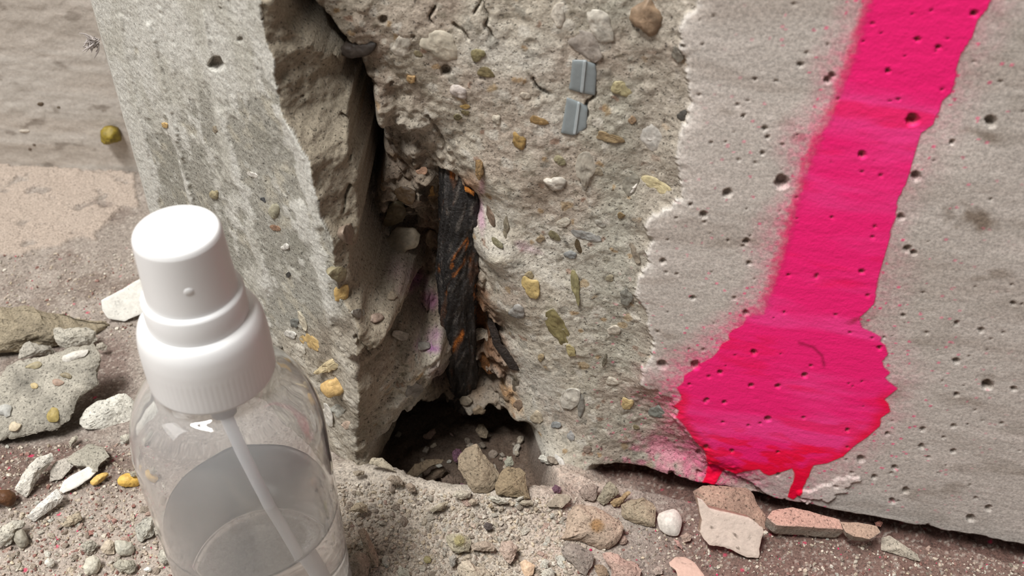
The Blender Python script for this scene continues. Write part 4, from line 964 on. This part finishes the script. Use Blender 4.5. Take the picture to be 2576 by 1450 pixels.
S('pebble', 'pebble', 'egg-shaped white pebble at the foot of the pillar', [(1652,1296),(1675,1284),(1698,1280),(1712,1294),(1717,1314),(1710,1344),(1701,1351),(1675,1347),(1657,1330)], front=(216,208,198), sidec=(196,170,152), mat=M_PEBBLE, smooth_shade=True, rough=0.012, mottle=0.06)
S('concrete_chunk', 'rubble', 'largest pinkish tan rock in the right foreground', [(1413,1360),(1428,1314),(1433,1295),(1441,1277),(1455,1268),(1496,1273),(1526,1290),(1563,1310),(1568,1326),(1564,1348),(1550,1367),(1534,1380),(1508,1378),(1470,1366),(1440,1362)], front=(196,174,154), sidec=(156,134,116), facets=0.07, rough=0.03, dome=3, t=0.5, nseg=72, spots=[(-0.05,0.0,0.1,(170,130,84))])
S('concrete_chunk', 'rubble', 'grey-violet rock directly below the largest tan rock', [(1413,1378),(1429,1366),(1452,1368),(1482,1385),(1496,1400),(1490,1426),(1475,1450),(1459,1442),(1437,1417),(1413,1394)], front=(160,148,138), sidec=(128,116,106), facets=0.1, rough=0.03)
S('concrete_chunk', 'rubble', 'pink rock cut by the bottom edge, right of the grey-violet one', [(1516,1395),(1528,1388),(1554,1390),(1563,1402),(1601,1418),(1613,1437),(1606,1475),(1532,1475),(1536,1430),(1519,1408)], front=(198,168,154), sidec=(160,132,118), facets=0.07, rough=0.035)
S('concrete_chip', 'rubble', 'brown splinter between the grey-violet and pink rocks', [(1494,1424),(1508,1418),(1524,1428),(1532,1446),(1520,1460),(1504,1448)], front=(160,138,116), facets=0.08)
S('plaster_flake', 'plaster', 'smooth pink flake cut by the bottom edge', [(1682,1416),(1698,1402),(1722,1401),(1750,1418),(1771,1446),(1778,1490),(1715,1490),(1699,1434),(1684,1424)], mode='up', lift=0.004, anchor=(1725,1440), t=0.05, dome=9, back=0.25, front=(212,180,164), sidec=(170,150,136), mat=M_FLAKE, rough=0.012, mottle=0.08)
S('plaster_chunk', 'plaster', 'pale pink spotted plaster piece leaning on the pillar below the paint', [(1752,1253),(1766,1257),(1778,1278),(1884,1302),(1920,1329),(1915,1354),(1908,1405),(1875,1400),(1820,1376),(1781,1372),(1760,1340),(1766,1308)], mode=(0.05,-0.8,0.6), t=0.03, dome=12, back=0.34, back_scale=1.0, front=(220,202,188), sidec=(170,142,124), mat=M_FLAKE, rough=0.012, mottle=0.08, nseg=90, ragged=0.015, spots=[(-0.1,-0.02,0.018,(110,96,84)),(0.12,0.1,0.018,(110,96,84)),(0.18,-0.12,0.02,(120,100,90)),(-0.22,0.05,0.018,(110,96,84))])
S('concrete_chunk', 'rubble', 'reddish rough wedge behind the pale spotted plaster piece', [(1742,1240),(1769,1221),(1820,1222),(1876,1226),(1896,1242),(1904,1265),(1927,1293),(1927,1334),(1890,1312),(1830,1300),(1776,1286),(1752,1258)], anchor=(1850,1318), lift=0.002, mode=(0.1,-0.45,0.85), t=0.12, dome=4, back=0.35, front=(178,150,132), sidec=(150,124,110), facets=0.03, rough=0.02, mottle=0.35)
S('plaster_slab', 'plaster', 'long chip with a smooth pink top along the pillar foot', [(1930,1302),(1942,1284),(1993,1276),(2050,1290),(2112,1308),(2129,1333),(2064,1330),(1954,1322)], mode=(0.1,-0.18,1.0), lift=0.0085, anchor=(1990,1340), t=0.03, dome=10, back=0.7, back_scale=0.95, front=(206,166,150), sidec=(190,180,166), rough=0.012, mottle=0.1, nseg=80)
S('plaster_slab', 'plaster', 'short chip with a tan top at the right end of the long pink one', [(2116,1314),(2160,1316),(2206,1324),(2215,1340),(2188,1357),(2150,1352),(2126,1340)], mode=(0.1,-0.18,1.0), lift=0.0085, anchor=(2165,1380), t=0.04, dome=9, back=0.75, back_scale=0.75, front=(192,164,144), sidec=(176,168,154), rough=0.015, mottle=0.12)
S('plaster_slab', 'plaster', 'pointed grey chip furthest right along the pillar foot', [(2217,1354),(2237,1347),(2284,1379),(2309,1395),(2315,1414),(2268,1400),(2216,1384)], t=0.3, dome=1.2, front=(186,176,160), sidec=(150,138,124), facets=0.08, rough=0.02)
S('concrete_crumb', 'rubble', 'small red-brown crumb above the pointed grey chip', [(2200,1316),(2212,1310),(2222,1316),(2216,1326),(2204,1324)], lift=0.004, front=(150,104,92))
S('concrete_crumb', 'rubble', 'small tan crumb right of the white pebble', [(1712,1350),(1728,1341),(1740,1349),(1736,1362),(1720,1367)], front=(184,160,146), facets=0.1)
S('concrete_crumb', 'rubble', 'thin pinkish splinter under the white pebble', [(1694,1358),(1706,1360),(1714,1374),(1716,1384),(1704,1374)], front=(200,160,150))
S('concrete_crumb', 'rubble', 'grey crumb low between pink rock and pink flake', [(1640,1436),(1656,1424),(1668,1428),(1666,1444),(1648,1448)], front=(188,170,158), facets=0.1)
S('concrete_crumb', 'rubble', 'crumb beside the right corner of the largest tan rock', [(1556,1356),(1570,1348),(1580,1356),(1574,1370),(1560,1370)], front=(176,152,138), facets=0.1)
# foreground sand
S('concrete_crumb', 'rubble', 'pinkish warty crumb standing in the foreground sand', [(1256,1386),(1264,1366),(1284,1360),(1302,1378),(1298,1398),(1284,1420),(1270,1412)], front=(204,182,166), lift=0.0025, t=0.65, facets=0.1, rough=0.06)
S('pebble', 'pebble', 'peach coloured chip at the bottom edge', [(1308,1416),(1320,1409),(1346,1424),(1340,1448),(1322,1452),(1312,1436)], front=(222,192,162), sidec=(200,164,134), mat=M_PEBBLE, rough=0.03)
S('concrete_crumb', 'rubble', 'bright white crumb right of the peach chip', [(1362,1412),(1372,1406),(1382,1412),(1378,1428),(1366,1430)], front=(218,214,200), lift=0.0025, t=0.65, facets=0.1)
S('concrete_crumb', 'rubble', 'ragged white crumb at the bottom edge below the bright white one', [(1360,1446),(1370,1432),(1388,1428),(1398,1442),(1390,1458),(1366,1460)], front=(212,206,192), lift=0.0025, t=0.6, ragged=0.08)
S('concrete_chunk', 'rubble', 'broad pale lump at the bottom centre', [(1150,1430),(1162,1412),(1182,1410),(1198,1424),(1222,1428),(1236,1448),(1230,1470),(1160,1470)], front=(208,194,174), lift=0.0025, t=0.65, facets=0.06, rough=0.06)
S('concrete_chunk', 'rubble', 'blocky greenish lump half sunk in the foreground sand', [(1118,1350),(1138,1340),(1172,1344),(1186,1362),(1180,1388),(1150,1392),(1134,1384)], front=(194,184,160), sidec=(214,206,190), lift=0.0025, t=0.65, facets=0.06, rough=0.05, spots=[(0.0,-0.05,0.2,(170,160,112))])
S('concrete_crumb', 'rubble', 'pale ridge of mortar right of the greenish lump', [(1184,1372),(1210,1362),(1236,1366),(1248,1378),(1240,1388),(1206,1388),(1188,1384)], front=(198,180,162), lift=0.0025, t=0.65, facets=0.08)
S('concrete_crumb', 'rubble', 'dark grey clinker above the mortar ridge', [(1214,1324),(1224,1314),(1238,1318),(1238,1332),(1222,1336)], front=(108,98,94), sidec=(84,76,74), lift=0.0025, rough=0.08)
S('concrete_crumb', 'rubble', 'long tan crust standing beside the bottle in the sand', [(900,1340),(914,1328),(926,1344),(940,1372),(952,1404),(950,1428),(936,1420),(922,1384),(908,1362)], front=(190,172,154), sidec=(150,134,118), lift=0.0025, t=0.65, facets=0.06, rough=0.04)
S('concrete_crumb', 'rubble', 'rounded lump at the bottom edge beside the bottle', [(874,1412),(890,1392),(916,1390),(932,1410),(926,1450),(884,1456)], front=(180,164,148), lift=0.0025, t=0.65, facets=0.06, rough=0.05)
S('concrete_crumb', 'rubble', 'cream crumb with a tan tail near the bottle', [(876,1286),(890,1270),(908,1262),(924,1272),(926,1292),(910,1292)], front=(212,196,170), lift=0.0025, t=0.65, facets=0.08)
S('pebble', 'pebble', 'small olive pebble in the foreground sand', [(1064,1410),(1070,1398),(1084,1402),(1084,1416),(1072,1420)], front=(164,154,112), mat=M_PEBBLE, smooth_shade=True)
S('concrete_crumb', 'rubble', 'angular grey-white crumb at the bottom edge left of the broad lump', [(1000,1436),(1010,1426),(1026,1432),(1034,1452),(1004,1458)], front=(202,198,182), lift=0.0025, t=0.65, facets=0.1)
S('concrete_crumb', 'rubble', 'upright grey sliver between greenish lump and broad lump', [(1130,1402),(1140,1394),(1148,1400),(1146,1424),(1136,1428),(1130,1416)], front=(184,178,168), lift=0.0025, t=0.65, facets=0.08)
# pale crumbs along the rim of the hole
RIM = 'pale crumbs along the rim of the hole'
for (lab, pl, c) in [('translucent white crumb below the purple crumb on the rim', [(1138,1250),(1148,1236),(1172,1234),(1186,1240),(1180,1252),(1160,1258)], (206,196,178)),
    ('white double crumb at the foot of the squat ochre lump', [(1226,1252),(1238,1248),(1260,1252),(1280,1258),(1278,1268),(1256,1270),(1240,1262)], (218,212,196)),
    ('thin white splinter just right of the white double crumb', [(1295,1258),(1308,1250),(1320,1248),(1316,1256),(1302,1262)], (216,210,196)),
    ('long pale flake furthest left on the sand rim', [(1078,1286),(1096,1274),(1116,1264),(1130,1262),(1124,1274),(1108,1284),(1090,1290)], (198,186,164)),
    ('tan crumb left of the white double crumb', [(1176,1262),(1186,1254),(1200,1258),(1202,1268),(1186,1272)], (196,180,160)),
    ('pale flat crumb below the thin white splinter', [(1304,1266),(1318,1258),(1340,1260),(1342,1270),(1320,1274)], (194,182,162)),
    ('grey cobble at the left of the rim above the sand', [(972,1206),(984,1196),(1004,1198),(1014,1210),(1012,1222),(992,1220)], (184,168,150)),
    ('low brown lump right of the grey cobble on the rim', [(1018,1222),(1032,1214),(1046,1224),(1046,1238),(1028,1238)], (178,160,142)),
    ('tiny tan block under the white double crumb', [(1228,1270),(1238,1266),(1240,1278),(1230,1280)], (190,172,146)),
    ('flat pale chip on the sand left of the hole', [(886,1188),(900,1184),(918,1186),(916,1196),(894,1198)], (188,174,154))]:
    S('concrete_crumb', 'rubble', lab, pl, front=c, sidec=tuple(int(v * 0.82) for v in c), facets=0.1, rough=0.05, group=RIM, lift=0.003, t=0.7)

# pebbles set in the large slab (its parts)
def on_obj_pebbles(o, lst):
    for k, (a, b, rx, ry, an, c) in enumerate(lst):
        n = np.array([0.05, -0.62, 0.9]); n /= np.linalg.norm(n)
        P0 = at_floor(100, 1112, 0.003) + n * 0.0022
        ring = np.array([on_plane(u, v, P0, n) for u, v in ellipse_px(a, b, rx, ry, an, 14, k + 40, 0.35)]); c = tuple(0.65 * v + 0.35 * w for v, w in zip(c, (180, 172, 158)))
        place('pebble', slab_mesh('pebble', ring, n, min(rx, ry) * 5e-5, 0.003, 2.2, 700 + k, 0.03, c, c, M_PEBBLE, 24, 0.8, 0.2, True), o)
on_obj_pebbles(slab, [(133,1045,14,17,0,(150,126,46)),(14,1030,22,17,-20,(178,180,178)),(36,1073,18,11,-15,(206,188,156)),(85,920,18,8,-15,(140,128,92)),(185,895,34,13,-22,(222,218,210)),(165,945,14,7,10,(110,98,70)),(145,962,15,8,0,(150,118,100)),(86,972,9,7,0,(196,170,110))])

# the many small crumbs: individuals that share a few shapes
def crumb_mesh(seed, c):
    a = ellipse_px(0, 0, 1, 0.75, 0, 12, seed, 0.35)
    ring = np.c_[a, np.zeros(len(a))] * 0.001
    return slab_mesh('crumb', ring, UPN, 0.0006, 0.0005, 2.2, seed, 0.1, c, tuple(int(v * 0.8) for v in c), M_STONE, 14, 0.7, 0.2, False, facets=0.15)
CR = [crumb_mesh(800 + k, c) for k, c in enumerate([(200,192,178),(186,174,156),(176,166,152),(204,190,170),(160,146,132),(210,206,194),(190,164,150),(150,138,124)])]
ZONES = [('tiny loose crumb in the grit left of the spray bottle', 'small crumbs in the left grit', 95, lambda: (random.uniform(5, 440), random.uniform(1265, 1448)), (5, 13), lambda a, b: a < 330 + (b - 1050) * 0.32 - 8),
         ('tiny loose crumb on the reddish floor among the shards', 'small crumbs among the shards', 26, lambda: (random.uniform(5, 330), random.uniform(1105, 1265)), (4, 9), lambda a, b: True),
         ('tiny loose crumb half sunk in the sand before the hole', 'small crumbs in the sand', 110, lambda: (random.uniform(870, 1420), random.uniform(1240, 1448)), (4, 15), lambda a, b: b > 1195 + 0.14 * (a - 870)),
         ('loose crumb lying inside the dark hole', 'small crumbs inside the hole', 40, lambda: (random.uniform(985, 1390), random.uniform(1090, 1238)), (7, 20), lambda a, b: True),
         ('tiny loose crumb on the reddish right foreground floor', 'small crumbs on the right floor', 46, lambda: (random.uniform(1560, 2560), random.uniform(1330, 1448)), (3, 7), lambda a, b: b > 1335 + 0.1 * (a - 1900)),
         ('tiny loose crumb on the floor behind the long rough strip', 'small crumbs on the back floor', 16, lambda: (random.uniform(5, 330), random.uniform(650, 765)), (4, 8), lambda a, b: True)]
for lab, grp, cnt, fn, (s0, s1), ok in ZONES:
    n_ = 0
    while n_ < cnt:
        a, b = fn()
        if not ok(a, b): continue
        P = at_floor(a, b)
        o = bpy.data.objects.new('concrete_crumb', random.choice(CR)); COL.objects.link(o)
        s = random.uniform(s0, s1) ** 1.0 * 0.118 * random.uniform(0.8, 1.1)
        o.location = (P[0], P[1], P[2] + 0.00025 * s); o.rotation_euler = (random.uniform(-.6, .6), random.uniform(-.6, .6), random.uniform(0, 6.28))
        o.scale = (s, s * random.uniform(0.7, 1.1), s * random.uniform(0.7, 1.2))
        o['label'] = lab; o['category'] = 'crumb'; o['group'] = grp
        n_ += 1

# grit: grains nobody could count
ico = bpy.data.meshes.new('tmp')
import bmesh
bm = bmesh.new(); bmesh.ops.create_icosphere(bm, subdivisions=1, radius=1.0)
iv = np.array([v.co[:] for v in bm.verts]); bm.verts.ensure_lookup_table()
it = np.array([[v.index for v in f.verts] for f in bm.faces]); bm.free(); bpy.data.meshes.remove(ico)
def grains(name, label, regions, palette, smin, smax, pink=0.0):
    V = []; Fa = []; Cg = []; base = 0
    for cnt, box, ok in regions:
        k = 0
        while k < cnt:
            a = rng.uniform(box[0], box[2]); b = rng.uniform(box[1], box[3])
            if not ok(a, b): k += 1; continue
            P = at_floor(a, b)
            s = smin * (smax / smin) ** (rng.random() ** 2.2)
            q = iv * (s * rng.uniform(0.55, 1.2, 3)) * (1 + 0.25 * rng.standard_normal((len(iv), 1)))
            th = rng.uniform(0, 6.28); c, sn = math.cos(th), math.sin(th)
            q = np.c_[q[:, 0] * c - q[:, 1] * sn, q[:, 0] * sn + q[:, 1] * c, q[:, 2]]
            V.append(q + P + [0, 0, s * 0.3]); Fa.append(it + base); base += len(iv)
            pc_ = lin(palette[rng.integers(len(palette))]) * rng.uniform(0.8, 1.15)
            if s < 0.0004 and rng.random() < pink * 1.6: pc_ = lin((228, 66, 112))
            Cg.append(np.tile(np.clip(pc_, 0, 0.95), (len(iv), 1))); k += 1
    me = mesh_from(name, np.concatenate(V), np.concatenate(Fa), np.concatenate(Cg), None, M_STONE, False)
    return add(name, me, None, label, 'grit', None, 'stuff')
PAL = [(214,202,186),(206,192,174),(198,184,166),(216,206,190),(186,172,156),(222,214,200),(200,182,166),(164,152,140),(208,192,168)]
grains('sand_grit', 'fine beige sand and grit heaped before the hole', [(5200, (850, 1215, 1480, 1455), lambda a, b: b > 1185 + 0.12 * (a - 870))], PAL, 0.00022, 0.0009)
grains('floor_grit', 'fine reddish and grey grit with pink paint specks over the floor', [(2200, (-10, 1120, 470, 1455), lambda a, b: a < 330 + max(0, b - 1050) * 0.32), (500, (0, 640, 340, 860), lambda a, b: True), (1500, (1450, 1290, 2580, 1455), lambda a, b: b > 1290 + 0.13 * (a - 1600))], PAL + [(150,110,100),(160,124,114)], 0.00022, 0.0008, pink=0.025)

# lint caught on the pillar's left edge
def lint():
    V = []; Q = []; base = 0
    P0 = on_plane(232, 108, (-0.1335, 0.306, 0), np.array([0, 1.0, 0]))
    for k in range(46):
        d = rng.standard_normal(3) * 0.0015; d[0] = -abs(d[0]) * 1.0
        mid = P0 + d * 0.5 + rng.standard_normal(3) * 0.0008
        v, q, _, _, cp = tube([P0 + [0.0015, 0, rng.uniform(-.0015, .0015)] + rng.standard_normal(3) * 0.0006, mid, P0 + d], [0.0002, 0.00028, 0.0001], 6, 8)
        tri = np.concatenate([q[:, [0, 1, 2]], q[:, [0, 2, 3]]])
        V.append(v); Q.append(tri + base); base += len(v)
    me = mesh_from('lint_tuft', np.concatenate(V), np.concatenate(Q), None, None, M_FIBRE)
    place('lint_tuft', me, pillar, label='small tuft of pale lint on the left edge')
lint()
print('total', round(time.time() - T0, 1))
